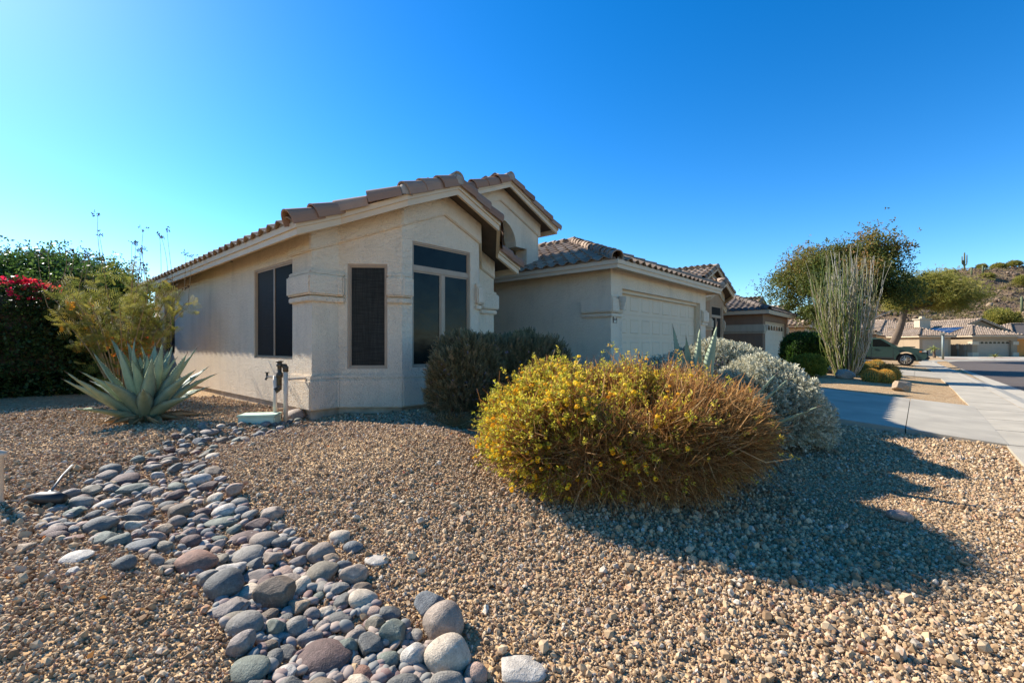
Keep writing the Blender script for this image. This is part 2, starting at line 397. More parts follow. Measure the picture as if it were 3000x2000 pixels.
# sidewalk slabs along the kerb and driveway slabs
walk = bpy.data.objects.new('sidewalk', None); COL.objects.link(walk); tag(walk, kind='structure')
inner = offset_path(CURB, -0.47); outer = offset_path(CURB, -1.25)
for i in range(1, len(CURB)-2):
    L = np.linalg.norm(np.array(CURB[i+1])-np.array(CURB[i])); n = max(1, int(round(L/1.6)))
    for k in range(n):
        t0 = k/n+0.004*1.6/L*n/2; t1 = (k+1)/n-0.004*1.6/L*n/2
        q = [inner[i]*(1-t0)+inner[i+1]*t0, inner[i]*(1-t1)+inner[i+1]*t1, outer[i]*(1-t1)+outer[i+1]*t1, outer[i]*(1-t0)+outer[i+1]*t0]
        MB().prism([tuple(x) for x in q], -0.06, 0.072).build('slab', M['concrete'], walk)
def driveway(u0, u1, v1, ztop, joints, name='driveway'):
    d = bpy.data.objects.new(name, None); COL.objects.link(d); tag(d, kind='structure')
    ed = -0.905
    js = [v1]+joints+[ed]
    gp = .005
    zf = lambda v: 0.075+(ztop-0.075)*max(0.0, (v-ed)/(v1-ed))
    for a, c in zip(js[:-1], js[1:]):
        for h0, h1 in ((u0, (u0+u1)/2-0.004), ((u0+u1)/2+0.004, u1)):
            mb = MB(); n = 3
            for k in range(n):
                va = a-0.005+(c-a+0.010)*k/n; vc = a-0.005+(c-a+0.010)*(k+1)/n
                mb.quad((h0, va, zf(va)), (h0, vc, zf(vc)), (h1, vc, zf(vc)), (h1, va, zf(va)))
            mb.quad((h0, a-0.008, zf(a)), (h0, a-0.008, zf(a)-0.2), (h0, c+0.008, zf(c)-0.2), (h0, c+0.008, zf(c)))
            mb.quad((h0, c+0.008, zf(c)), (h0, c+0.008, zf(c)-0.1), (h1, c+0.008, zf(c)-0.1), (h1, c+0.008, zf(c)))
            mb.quad((h1, a-0.008, zf(a)), (h1, c+0.008, zf(c)), (h1, c+0.008, zf(c)-0.2), (h1, a-0.008, zf(a)-0.2))
            mb.build('slab', M['concrete'], d)
    return d
driveway(9.0, 14.25, 4.92, 0.545, [2.6, 0.15])
driveway(25.4, 30.8, 5.8, 0.52, [2.6, 0.15])
driveway(37.2, 42.4, 5.8, 0.26, [2.6, 0.15])

# ------------------------------------------------------------------ roof tile kit
SL = 0.4167; TH = math.atan(SL); CT, ST = math.cos(TH), math.sin(TH)
def s_tile(name, W=0.30, L=0.43, h=0.068, seg=8, under=True, lift=0.03):
    mb = MB(); xs = [W*i/seg for i in range(seg+1)]
    z = [0.5*h*(1-math.cos(2*math.pi*x/W)) for x in xs]
    top0 = [(x, 0, zz+lift) for x, zz in zip(xs, z)]; top1 = [(x, L, zz) for x, zz in zip(xs, z)]
    bot0 = [(x, 0, zz+lift-0.02) for x, zz in zip(xs, z)]
    n = seg+1; mb.v = top0+top1+bot0
    for i in range(seg):
        mb.f.append((i, i+1, n+i+1, n+i)); mb.f.append((2*n+i, 2*n+i+1, i+1, i))
        if under: mb.f.append((2*n+i+1, 2*n+i, n+i, n+i+1))
    return mb.mesh(name, smooth=False)
def barrel(name, r0=0.125, r1=0.105, L=0.42, skirt=0.06, seg=8, t=0.018):
    mb = MB(); pr = [(-1.0, -skirt)]+[(-math.cos(math.pi*k/seg), None) for k in range(seg+1)]+[(1.0, -skirt)]
    def ring(r, y, dz):
        out = []
        for i, (c, z) in enumerate(pr):
            if z is not None: out.append((c*r, y, z+dz))
            else: a = math.pi*(i-1)/seg; out.append((-math.cos(a)*r, y, math.sin(a)*r*1.05+dz))
        return out
    a = ring(r0, 0, 0.02); b = ring(r1, L, 0.0); c = ring(r0-t, 0, 0.02-0.004); n = len(a)
    mb.v = a+b+c
    for i in range(n-1):
        mb.f += [(i+1, i, n+i, n+i+1), (2*n+i, i, i+1, 2*n+i+1), (2*n+i, 2*n+i+1, n+i+1, n+i)]
    return mb.mesh(name, smooth=False)
TILE = {}
def tile_mesh(kind, mat):
    key = (kind, mat)
    if key not in TILE:
        if kind == 's': me = s_tile('roof_tile')
        elif kind == 'barrel': me = barrel('ridge_tile')
        else: me = barrel('rake_tile', 0.142, 0.112, 0.46, 0.055, 12)
        me.materials.append(M[mat]); TILE[key] = me
    return TILE[key]
def inside(poly, a, b):
    c = False; n = len(poly)
    for i in range(n):
        x0, y0 = poly[i]; x1, y1 = poly[(i+1) % n]
        if (y0 > b) != (y1 > b) and a < (x1-x0)*(b-y0)/(y1-y0)+x0: c = not c
    return c
def slope_frames(O, ex, poly, W=0.30, step=0.37, rows=None, over=0.05, flip=False):
    """tile matrices for a roof plane: O eave corner, ex unit along the eave, slope SL rising to ez x ex, poly in (a, b)"""
    ex = Vector(ex); side = Vector((0, 0, 1)).cross(ex)
    ey = (side*CT+Vector((0, 0, 1))*ST).normalized(); ez = ex.cross(ey).normalized()
    amin = min(p[0] for p in poly); amax = max(p[0] for p in poly); bmax = max(p[1] for p in poly)
    out = []; nr = int(math.ceil(bmax/step)); nc = int(math.ceil((amax-amin)/W))
    for r in range(nr):
        for c in range(nc):
            a = amin+c*W; bq = r*step
            if not inside(poly, a+W/2, min(bq+step*0.5, bmax-0.01)): continue
            o = Vector(O)+ex*a+ey*(bq-over)+ez*(0.012+random.uniform(-0.004, 0.004))
            mt = Matrix((( *ex, 0), (*ey, 0), (*ez, 0), (0, 0, 0, 1))).transposed(); mt.translation = o
            mt = mt @ Matrix.Rotation(random.uniform(-0.012, 0.012), 4, 'Z')
            out.append((r, mt))
    return out
def row_frames(p0, p1, step, jitter=0.008):                # barrels from the low end p0 to the high end p1
    p0 = Vector(p0); p1 = Vector(p1); d = p1-p0; L = d.length; ey = d.normalized()
    ex = ey.cross(Vector((0, 0, 1))).normalized(); ez = ex.cross(ey).normalized()
    n = max(1, int(round(L/step))); out = []
    for i in range(n):
        o = p0+ey*(L*i/n-0.03)+ez*random.uniform(-jitter, jitter)+ex*random.uniform(-jitter, jitter)
        mt = Matrix(((*ex, 0), (*ey, 0), (*ez, 0), (0, 0, 0, 1))).transposed(); mt.translation = o
        out.append(mt @ Matrix.Rotation(random.uniform(-0.02, 0.02), 4, 'Z'))
    return out
class Roof:
    def __init__(s, house, mat='tile', rake='tile_red', deck=None):
        s.house = house; s.mat = mat; s.rake = rake; s.deck = MB(); s.single = []; s.bulk = []
    def tiles(s, fr, single=True, maxrow=99):
        for r, m in fr: (s.single if single and r < maxrow else s.bulk).append(('s', m))
        return s
    def rows(s, fr, kind='barrel', single=True):
        for m in fr: (s.single if single else s.bulk).append((kind, m))
        return s
    def finish(s, bulk_mat='tile_far', ws=True):
        ro = s.deck.build('roof', M['deck'], s.house, ws)
        for k, m in s.single:
            nm = {'s': 'roof_tile', 'barrel': 'ridge_tile', 'rake': 'rake_tile'}[k]
            link_copy(tile_mesh(k, s.rake if k == 'rake' else s.mat), nm, m, ro)
        if s.bulk:
            V = []; F = []; C = []; n = 0
            for kind in ('s', 'barrel', 'rake'):
                ms = [m for k, m in s.bulk if k == kind]
                if not ms: continue
                me = tile_mesh(kind, s.mat); tv = np.array([v.co for v in me.vertices]); tf = np.array([p.vertices[:] for p in me.polygons])
                A = np.array([np.array(m) for m in ms]); vv = np.einsum('nij,kj->nki', A[:, :3, :3], tv)+A[:, None, :3, 3]
                V.append(vv.reshape(-1, 3)); F.append((tf[None]+(np.arange(len(ms))*len(tv))[:, None, None]).reshape(-1, 4)+n)
                C.append(np.repeat(RNG.random(len(ms)), len(tv))); n += len(ms)*len(tv)
            me = np_mesh('tile_field', np.concatenate(V), np.concatenate(F), np.concatenate(C))
            o = bpy.data.objects.new('tile_field', me); COL.objects.link(o); me.materials.append(M[bulk_mat]); o.parent = ro; tag(o, kind='stuff')
        return ro

def band(mb, path, off, z0, z1, depth=0.10):               # a moulding along a wall line, standing out by off
    a = offset_path(path, off); c = offset_path(path, off-depth)
    f0 = z0 if callable(z0) else (lambda x, y: z0); f1 = z1 if callable(z1) else (lambda x, y: z1)
    n = len(path); vs = []
    for i in range(n):
        u, v = path[i]
        vs += [(*a[i], f0(u, v)), (*a[i], f1(u, v)), (*c[i], f1(u, v)), (*c[i], f0(u, v))]
    fs = []
    for i in range(n-1):
        p, q = 4*i, 4*i+4
        fs += [(p, q, q+1, p+1), (p+1, q+1, q+2, p+2), (p+2, q+2, q+3, p+3), (p+3, q+3, q, p)]
    fs += [(0, 1, 2, 3), (4*n-1, 4*n-2, 4*n-3, 4*n-4)]
    return mb.add(vs, fs)
def wall_face(mb, p0, p1, z0, top, holes=(), reveal=0.07, breaks=()):
    p0 = np.array(p0, float); p1 = np.array(p1, float); L = np.linalg.norm(p1-p0); d = (p1-p0)/L; n = np.array([d[1], -d[0]])
    ft = top if callable(top) else (lambda x, y: top)
    P = lambda a, z, k=0.0: (*(p0+d*a+n*k), z)
    tz = lambda a: ft(*(p0+d*a))
    cols = sorted({0.0, L, *[h[0] for h in holes], *[h[1] for h in holes], *breaks})
    for a, c in zip(cols[:-1], cols[1:]):
        zc = z0
        for h in sorted([h for h in holes if h[0] < (a+c)/2 < h[1]], key=lambda h: h[2]):
            if h[2] > zc+1e-6: mb.quad(P(a, zc), P(c, zc), P(c, h[2]), P(a, h[2]))
            zc = h[3]
        mb.quad(P(a, zc), P(c, zc), P(c, tz(c)), P(a, tz(a)))
    for a, c, y0, y1 in holes:
        k = -reveal
        mb.quad(P(a, y0), P(a, y0, k), P(a, y1, k), P(a, y1)); mb.quad(P(c, y0, k), P(c, y0), P(c, y1), P(c, y1, k))
        mb.quad(P(a, y1), P(a, y1, k), P(c, y1, k), P(c, y1)); mb.quad(P(a, y0, k), P(a, y0), P(c, y0), P(c, y0, k))
def window(parent, p0, p1, hole, lights, frame='frame', inset=0.045, fw=0.028, ws=True):
    """frame round the hole plus one pane per light (a0, a1, z0, z1, material)"""
    a0, a1, z0, z1 = hole; mb = MB(); d0, d1 = -inset-0.03, -inset+0.032
    mb.wbox(p0, p1, a0-0.004, a0+fw, d0, d1, z0, z1); mb.wbox(p0, p1, a1-fw, a1+0.004, d0, d1, z0, z1)
    mb.wbox(p0, p1, a0+fw, a1-fw, d0, d1-0.002, z1-fw, z1+0.004); mb.wbox(p0, p1, a0+fw, a1-fw, d0, d1-0.002, z0-0.004, z0+fw)
    w = mb.build('window', M[frame], parent, ws)
    for (x0, x1, y0, y1, mt) in lights:
        MB().wbox(p0, p1, x0+0.012, x1-0.012, -inset-0.02, -inset, y0+0.012, y1-0.012).build('screen' if 'screen' in mt else 'pane', M[mt], w)
        f = MB()
        f.wbox(p0, p1, x0, x0+0.02, -inset-0.022, -inset+0.012, y0, y1); f.wbox(p0, p1, x1-0.02, x1, -inset-0.022, -inset+0.012, y0, y1)
        f.wbox(p0, p1, x0+0.02, x1-0.02, -inset-0.022, -inset+0.010, y1-0.02, y1); f.wbox(p0, p1, x0+0.02, x1-0.02, -inset-0.022, -inset+0.010, y0, y0+0.02)
        f.build('frame', M[frame], w)
    return w
def text_mesh(body, size, name):
    cu = bpy.data.curves.new(name, 'FONT'); cu.body = body; cu.size = size; cu.align_x = 'CENTER'; cu.align_y = 'CENTER'; cu.extrude = 0.002
    o = bpy.data.objects.new(name, cu); COL.objects.link(o)
    bpy.context.view_layer.update()
    me = bpy.data.meshes.new_from_object(o.evaluated_get(bpy.context.evaluated_depsgraph_get()))
    bpy.data.objects.remove(o); return me

# ------------------------------------------------------------------ house pieces (all in world space, shifted by o)
def bay_room(h, o, wall, trim, roof, back=15.4, deep=True):
    du, dv, dz = o; uc = 4.66+du
    S = lambda u, v: (u+du, v+dv)
    path = [S(2.85, back), S(2.85, 6.27), S(3.24, 6.27), S(3.884, 5.626), S(5.436, 5.626), S(6.08, 6.27), S(6.47, 6.27), S(6.47, 9.6)]
    f = lambda u, v: 2.82+dz+0.90-SL*abs(u-uc)
    wt = lambda u, v: f(u, v)+0.095
    zw = 0.52+dz
    mb = MB()
    h1 = (back-8.44, back-6.90, 1.195+dz, 2.68+dz); h2 = (back-14.95, back-13.8, 1.195+dz, 2.68+dz)
    wall_face(mb, path[0], path[1], zw, wt, [h1]+([h2] if deep else []))
    wall_face(mb, path[1], path[2], zw, wt)
    hb = (0.127, 0.70, 1.067+dz, 2.59+dz); wall_face(mb, path[2], path[3], zw, wt, [hb])
    hc = (0.18, 1.356, 1.075+dz, 2.967+dz); wall_face(mb, path[3], path[4], zw, wt, [hc], breaks=[0.776])
    for i in (4, 5, 6): wall_face(mb, path[i], path[i+1], zw, wt)
    mb.build('wall', M[wall], h, True)
    # pale concrete stem wall below the stucco
    band(MB(), path, -0.02, zw-0.35, zw+0.02, 0.15).build('foundation', M['foundation'], h, True)
    # plinth, capitals and frieze
    base = [S(2.85, 6.92), *path[1:7], S(6.47, 6.9)]
    mb = MB(); band(mb, base, 0.06, zw-0.012, zw+0.405); mb.build('plinth', M[trim], h, True, bev=0.018)
    mb = MB(); band(mb, base, 0.035, zw+0.405, zw+0.47); mb.build('plinth_cap', M[trim], h, True, bev=0.012)
    def capital(p):
        mb = MB(); band(mb, p, 0.085, 2.11+dz, 2.40+dz, 0.14); c = mb.build('capital', M[trim], h, True, bev=0.022)
        mb = MB(); band(mb, p, 0.045, 2.40+dz, 2.455+dz); mb.build('moulding', M[trim], c, bev=0.012)
        mb = MB(); band(mb, p, 0.05, 2.02+dz, 2.095+dz); mb.build('moulding', M[trim], c, bev=0.012)
    s2 = 0.7071
    capital([S(2.85, 6.92), path[1], path[2], S(3.24+0.1*s2, 6.27-0.1*s2)])
    capital([S(3.24+0.70*s2, 6.27-0.70*s2), path[3], S(3.884+0.16, 5.626)])
    capital([S(5.436-0.10, 5.626), path[4], S(5.436+0.2*s2, 5.626+0.2*s2)])
    capital([S(6.08-0.12*s2, 6.27-0.12*s2), path[5], path[6], S(6.47, 6.75)])
    mb = MB(); fz = [S(2.85, 6.95), *path[1:4], S(4.66, 5.626), *path[4:7]]
    band(mb, fz, 0.045, lambda u, v: f(u, v)-0.25, lambda u, v: f(u, v)+0.09); mb.build('frieze', M[trim], h, True, bev=0.014)
    # windows
    window(h, path[0], path[1], h1, [(h1[0]+.028, h1[0]+.77, h1[2]+.028, h1[3]-.028, 'screen_grey'), (h1[0]+.77, h1[1]-.028, h1[2]+.028, h1[3]-.028, 'screen')])
    if deep: window(h, path[0], path[1], h2, [(h2[0]+.028, h2[0]+.57, h2[2]+.028, h2[3]-.028, 'screen_grey'), (h2[0]+.57, h2[1]-.028, h2[2]+.028, h2[3]-.028, 'screen')])
    window(h, path[2], path[3], hb, [(hb[0]+.028, hb[1]-.028, hb[2]+.028, hb[3]-.028, 'screen_linen' if deep else 'screen')])
    pane = 'glass' if deep else 'screen'
    wc = window(h, path[3], path[4], hc, [(hc[0]+.028, hc[1]-.028, 2.60+dz, hc[3]-.028, pane), (hc[0]+.028, .745, hc[2]+.028, 2.53+dz, pane), (.815, hc[1]-.028, hc[2]+.028, 2.53+dz, pane)])
    mb = MB(); mb.wbox(path[3], path[4], .745, .815, -.08, -.022, hc[2]+.02, 2.53+dz); mb.wbox(path[3], path[4], hc[0]+.02, hc[1]-.02, -.08, -.020, 2.53+dz, 2.60+dz)
    mb.build('mullion', M['frame'], wc, bev=0.006)
    # roof: barge boards, deck, tiles
    ro = [S(2.5, back+.4), S(2.5, 5.92), S(3.095, 5.92), S(3.739, 5.276), S(4.66, 5.276), S(5.581, 5.276), S(6.225, 5.92), S(6.82, 5.92), S(6.82, 9.6)]
    mb = MB(); band(mb, ro, 0.0, f, lambda u, v: f(u, v)+0.085, 0.04); band(mb, ro, 0.022, lambda u, v: f(u, v)+0.085, lambda u, v: f(u, v)+0.165, 0.062)
    mb.build('fascia', M['fascia'], h, True)
    zb = lambda u, v: f(u, v)+0.10; zt = lambda u, v: f(u, v)+0.16
    roof.deck.prism([S(2.53, back+.4), S(2.53, 5.95), S(3.1, 5.95), S(3.75, 5.30), S(4.66, 5.30), S(4.66, back+.4)], zb, zt)
    roof.deck.prism([S(4.66, back+.4), S(4.66, 5.30), S(5.57, 5.30), S(6.22, 5.95), S(6.79, 5.95), S(6.79, back+.4)], zb, zt)
    e = f(2.5+du, 0)+0.155
    O = (2.5+du, back+.4+dv, e)                      # left plane: along -Y, rising to +X
    Lv = back+.4-5.92; w = 2.16/CT
    poly = [(0, 0), (Lv-.1, 0), (Lv-.1, .70/CT), (Lv+.36, 1.36/CT), (Lv+.36, w-.1), (0, w-.1)]
    roof.tiles(slope_frames(O, (0, -1, 0), poly), deep, 1)
    O = (6.82+du, 5.92+dv, e); poly = [(.14, 0), (3.6, 0), (3.6, w-.1), (-.3, w-.1), (-.3, 1.36/CT), (.14, .70/CT)]
    roof.tiles(slope_frames(O, (0, 1, 0), poly), False)
    z = lambda u: f(u+du, 0)+0.185
    P = lambda u, v: (u+du, v+dv, z(u))
    for a, c in ((P(2.44, 5.98), P(3.10, 5.98)), (P(3.10, 5.98), P(3.745, 5.34)), (P(3.745, 5.34), P(4.66, 5.34)),
                 (P(6.86, 5.98), P(6.22, 5.98)), (P(6.22, 5.98), P(5.575, 5.34)), (P(5.575, 5.34), P(4.66, 5.34))):
        roof.rows(row_frames(a, c, 0.38), 'rake', True)
    roof.rows(row_frames((4.66+du, 5.3+dv, z(4.66)+.02), (4.66+du, back+dv, z(4.66)+.03), 0.38), 'barrel', False)
    # mortar where the rake turns
    for (u, v, k) in ((3.10, 5.97, .8), (3.745, 5.33, .8), (4.66, 5.33, 1.0), (6.22, 5.97, .8), (5.575, 5.33, .8)):
        MB().lathe((u+du, v+dv, z(u)-.02), [(.128*k, -.02), (.135*k, .06), (.105*k, .125), (.05*k, .158), (.0, .165)], 10).build('mortar_cap', M['mortar'], h, True, smooth=True)
    # mortar bird stop along the eave
    mb = MB(); mb.box(2.49+du, 2.53+du, 6.0+dv, back+.4+dv, e-.01, e+.055); mb.build('bird_stop', M['mortar'], h, True)
    return f

def entry_gable(h, o, wall, trim, roof, rows_single=True):
    du, dv, dz = o; uc = 7.73+du; v0 = 7.3+dv; hw = 1.45
    f = lambda u, v: 5.03+dz-SL*abs(u-uc)
    zi = 3.81+dz; r = 0.585; jl, jr = uc-0.97, uc+0.985
    # arched portal wall, front and back faces and the soffit between them
    mb = MB(); n = 14
    arc = [(uc-r*math.cos(math.pi*k/n), zi+r*math.sin(math.pi*k/n)) for k in range(n+1)]
    for vv, s in ((v0, 1), (v0+.36, -1)):
        def q(a, b, c, d):
            p = [(x, vv, z) for x, z in (a, b, c, d)]; mb.quad(*(p if s > 0 else p[::-1]))
        top = lambda u: f(u, 0)+.095
        q((uc-hw, .4+dz), (jl, .4+dz), (jl, zi), (uc-hw, zi)); q((jr, .4+dz), (uc+hw, .4+dz), (uc+hw, zi), (jr, zi))
        q((uc-hw, zi), (uc-r, zi), (uc-r, top(uc-r)), (uc-hw, top(uc-hw))); q((uc+r, zi), (uc+hw, zi), (uc+hw, top(uc+hw)), (uc+r, top(uc+r)))
        for (xa, za), (xb, zb) in zip(arc[:-1], arc[1:]): q((xa, za), (xb, zb), (xb, top(xb)), (xa, top(xa)))
    for (xa, za), (xb, zb) in zip(arc[:-1], arc[1:]): mb.quad((xa, v0, za), (xa, v0+.36, za), (xb, v0+.36, zb), (xb, v0, zb))
    for x0, x1 in ((jl, uc-r), (uc+r, jr)): mb.quad((x0, v0, zi), (x0, v0+.36, zi), (x1, v0+.36, zi), (x1, v0, zi))
    mb.quad((jr, v0, .4+dz), (jr, v0, zi), (jr, v0+.36, zi), (jr, v0+.36, .4+dz)); mb.quad((jl, v0+.36, .4+dz), (jl, v0+.36, zi), (jl, v0, zi), (jl, v0, .4+dz))
    for x in (uc-hw, uc+hw): mb.quad((x, v0, .4+dz), (x, v0+4, .4+dz), (x, v0+4, f(x, 0)+.09), (x, v0, f(x, 0)+.09))
    mb.build('portal_wall', M[wall], h, True)
    mb = MB(); mb.quad((uc-hw, v0+2.6, .4+dz), (uc+hw, v0+2.6, .4+dz), (uc+hw, v0+2.6, 4.6+dz), (uc-hw, v0+2.6, 4.6+dz)); mb.build('entry_wall', M[wall], h, True)
    mb = MB(); mb.box(uc-.46, uc+.46, v0+2.54, v0+2.59, .56+dz, 2.65+dz); dr = mb.build('front_door', M['stucco_brown'], h, True, bev=.01)
    MB().tube([(uc+.36, v0+2.53, 1.55+dz), (uc+.36, v0+2.48, 1.55+dz), (uc+.27, v0+2.48, 1.55+dz)], .012).build('handle', M['black'], dr)
    mb = MB(); fz = [(uc-hw, v0), (uc, v0), (uc+hw, v0), (uc+hw, v0+.4)]
    band(mb, fz, 0.045, lambda u, v: f(u, v)-0.24, lambda u, v: f(u, v)+0.09); mb.build('frieze', M[trim], h, True, bev=.014)
    ue = hw+.35; vf = v0-.35
    mb = MB(); ro = [(uc-ue, v0+3.5), (uc-ue, vf), (uc, vf), (uc+ue, vf), (uc+ue, v0+3.5)]
    band(mb, ro, 0.0, f, lambda u, v: f(u, v)+0.085, 0.04); band(mb, ro, 0.022, lambda u, v: f(u, v)+0.085, lambda u, v: f(u, v)+0.165, 0.062)
    mb.build('fascia', M['fascia'], h, True)
    zb = lambda u, v: f(u, v)+0.10; zt = lambda u, v: f(u, v)+0.16
    roof.deck.prism([(uc-ue+.03, v0+5), (uc-ue+.03, vf+.03), (uc, vf+.03), (uc, v0+5)], zb, zt)
    roof.deck.prism([(uc, v0+5), (uc, vf+.03), (uc+ue-.03, vf+.03), (uc+ue-.03, v0+5)], zb, zt)
    e = f(uc+ue, 0)+.155; w = ue/CT; Ly = 5.3
    roof.tiles(slope_frames((uc-ue, v0+5, e), (0, -1, 0), [(0, 0), (Ly-.15, 0), (Ly-.15, w-.1), (0, w-.1)]), False)
    roof.tiles(slope_frames((uc+ue, vf, e), (0, 1, 0), [(.15, 0), (Ly, 0), (Ly, w-.1), (.15, w-.1)]), False)
    for s in (-1, 1):
        roof.rows(row_frames((uc+s*(ue+.05), vf+.06, f(uc+s*ue, 0)+.15), (uc, vf+.06, f(uc, 0)+.175), 0.38), 'rake', rows_single)
    roof.rows(row_frames((uc, vf, f(uc, 0)+.19), (uc, v0+5, f(uc, 0)+.2), 0.38), 'barrel', False)
    mb = MB(); mb.lathe((uc, vf+.05, f(uc, 0)+.15), [(.135, -.02), (.145, .06), (.11, .135), (.05, .165), (0, .175)], 10)
    mb.build('mortar_cap', M['mortar'], h, True, smooth=True)

def hip_roof(roof, u0, u1, v0, v1, ze, single, planes='LF', W=0.30, step=0.37, ridge_single=True):
    """hip roof over an eave rectangle whose ridge runs along Y; ze is the deck height at the eave"""
    hw = (u1-u0)/2; uc = (u0+u1)/2; zr = ze+SL*hw; va = v0+hw; vb = max(va+.01, v1-hw)
    d = roof.deck; t = -.06
    A, B, C, D = (u0, v0, ze), (u1, v0, ze), (u1, v1, ze), (u0, v1, ze); Ea, Eb = (uc, va, zr), (uc, vb, zr)
    d.add([A, B, C, D, Ea, Eb]+[(p[0], p[1], p[2]+t) for p in (A, B, C, D)], [(0, 1, 4), (1, 2, 5, 4), (2, 3, 5), (3, 0, 4, 5), (6, 9, 8, 7), (0, 6, 7, 1), (1, 7, 8, 2), (2, 8, 9, 3), (3, 9, 6, 0)])
    w = hw/CT; L = v1-v0
    if 'L' in planes: roof.tiles(slope_frames((u0, v1, ze), (0, -1, 0), [(0, 0), (L, 0), (L-hw, w), (min(hw, L-hw-.01), w)], W, step), single)
    if 'F' in planes: roof.tiles(slope_frames((u0, v0, ze), (1, 0, 0), [(0, 0), (2*hw, 0), (hw, w)], W, step), single)
    if 'R' in planes: roof.tiles(slope_frames((u1, v0, ze), (0, 1, 0), [(0, 0), (L, 0), (max(L-hw, hw+.01), w), (hw, w)], W, step), False)
    up = .045
    for p, q in ((A, Ea), (B, Ea)): roof.rows(row_frames((p[0], p[1], p[2]+up), (q[0], q[1], q[2]+up), .36), 'barrel', ridge_single)
    roof.rows(row_frames((uc, va, zr+up+.01), (uc, vb, zr+up+.02), .36), 'barrel', ridge_single)
def eave_board(h, u0, u1, v0, v1, z0, back=True):
    mb = MB(); p = [(u0, v1), (u0, v0), (u1, v0), (u1, v1)]
    band(mb, p, 0.0, z0, z0+.085, .04); band(mb, p, .024, z0+.085, z0+.17, .064)
    mb.box(u0+.02, u1-.02, v0+.02, v1, z0+.06, z0+.09)
    return mb.build('fascia', M['fascia'], h, True)
def garage_door(h, a, c, v, z0, z1, mat, cols=8, lights=False, rows=4):
    mb = MB(); H = (z1-z0)/rows
    for r in range(rows):
        mb.box(a-.1, c+.1, v, v+.05, z0+r*H+.004, z0+(r+1)*H-.004)
    mb.box(a-.1, c+.1, v+.012, v+.06, z0, z1+.1)
    d = mb.build('garage_door', M[mat], h, True)
    w = (c-a)/cols; me = None
    for r in range(rows):
        for k in range(cols):
            if lights and r == rows-1:
                cx = a+(k+.5)*w; pw = w*.36; zb = z0+r*H+.12; n = 6
                arcp = [(cx-pw, zb), (cx+pw, zb), (cx+pw, zb+.1)]+[(cx+pw*math.cos(math.pi*i/n), zb+.1+pw*.75*math.sin(math.pi*i/n)) for i in range(1, n)]+[(cx-pw, zb+.1)]
                m2 = MB(); m2.add([(x, v-.006, z) for x, z in arcp], [tuple(range(len(arcp)))]); m2.build('pane', M['glass'], d)
                continue
            if me is None:
                p = MB(); x0, x1, y0, y1 = -w*.36, w*.36, -H*.33, H*.33; b = .022
                p.add([(x0, 0, y0), (x1, 0, y0), (x1, 0, y1), (x0, 0, y1), (x0+b, -.014, y0+b), (x1-b, -.014, y0+b), (x1-b, -.014, y1-b), (x0+b, -.014, y1-b),
                       (x0+2*b, -.006, y0+2*b), (x1-2*b, -.006, y0+2*b), (x1-2*b, -.006, y1-2*b), (x0+2*b, -.006, y1-2*b)],
                      [(0, 1, 5, 4), (1, 2, 6, 5), (2, 3, 7, 6), (3, 0, 4, 7), (4, 5, 9, 8), (5, 6, 10, 9), (6, 7, 11, 10), (7, 4, 8, 11), (8, 9, 10, 11)])
                me = p.mesh('panel'); me.materials.append(M[mat])
            link_copy(me, 'panel', Matrix.Translation((a+(k+.5)*w, v-.0005, z0+(r+.5)*H)), d)
    return d
def garage_block(h, o, wall, trim, door, roof, single=True, lights=False, side_band=0.73, dz_door=0.0, planes='LFR', sconce=True):
    du, dv, dz = o; u0, u1, v0, vb = 8.70+du, 14.52+du, 4.93+dv, 11.5+dv
    p = [(u0, vb), (u0, v0), (u1, v0), (u1, vb)]; zt = 3.08+dz; zw = .52+dz
    hd = (9.2-8.7, 14.05-8.7, zw, 2.68+dz)
    mb = MB(); wall_face(mb, p[0], p[1], zw-.2, zt); wall_face(mb, p[1], p[2], zw-.02, zt, [hd], .19); wall_face(mb, p[2], p[3], zw-.2, zt)
    mb.build('wall', M[wall], h, True)
    garage_door(h, 9.2+du, 14.05+du, v0+.17, zw+.02, 2.66+dz, door, 8, lights)
    mb = MB()
    for x in (9.2+du, 14.05+du-.05): mb.box(x, x+.05, v0+.09, v0+.169, zw, 2.68+dz)
    mb.box(9.25+du, 14.0+du, v0+.09, v0+.169, 2.60+dz, 2.68+dz); mb.build('door_casing', M['fascia'], h, True)
    def capital(q):
        mb = MB(); band(mb, q, .085, 2.12+dz, 2.44+dz, .14); c = mb.build('capital', M[trim], h, True, bev=.022)
        mb = MB(); band(mb, q, .045, 2.44+dz, 2.49+dz); mb.build('moulding', M[trim], c, bev=.012)
        mb = MB(); band(mb, q, .05, 2.03+dz, 2.105+dz); mb.build('moulding', M[trim], c, bev=.012)
    capital([(u0, v0+side_band), (u0, v0), (u0+.46, v0)])
    capital([(14.10+du, v0), (u1, v0), (u1, v0+.5)])
    eave_board(h, u0-.35, u1+.35, v0-.35, vb+.3, 3.0+dz)
    hip_roof(roof, u0-.35, u1+.35, v0-.35, vb+4, 3.165+dz, single, planes)
    mb = MB(); mb.box(u0-.34, u0-.30, v0-.28, vb, 3.16+dz, 3.225+dz); mb.box(u0-.28, u1+.28, v0-.34, v0-.30, 3.16+dz, 3.225+dz); mb.build('bird_stop', M['mortar'], h, True)
    if sconce:
        cx, cy = 8.99+du, v0-.085
        mb = MB()
        for k, (r0, r1, za, zb) in enumerate(((.062, .07, 2.19, 2.27), (.08, .088, 2.272, 2.355), (.098, .108, 2.357, 2.47))):
            mb.lathe((cx, cy, dz), [(0, za), (r0, za), (r1, zb), (0, zb)], 14, math.pi, 2*math.pi)
        mb.build('wall_lamp', M['sconce'], h, True)

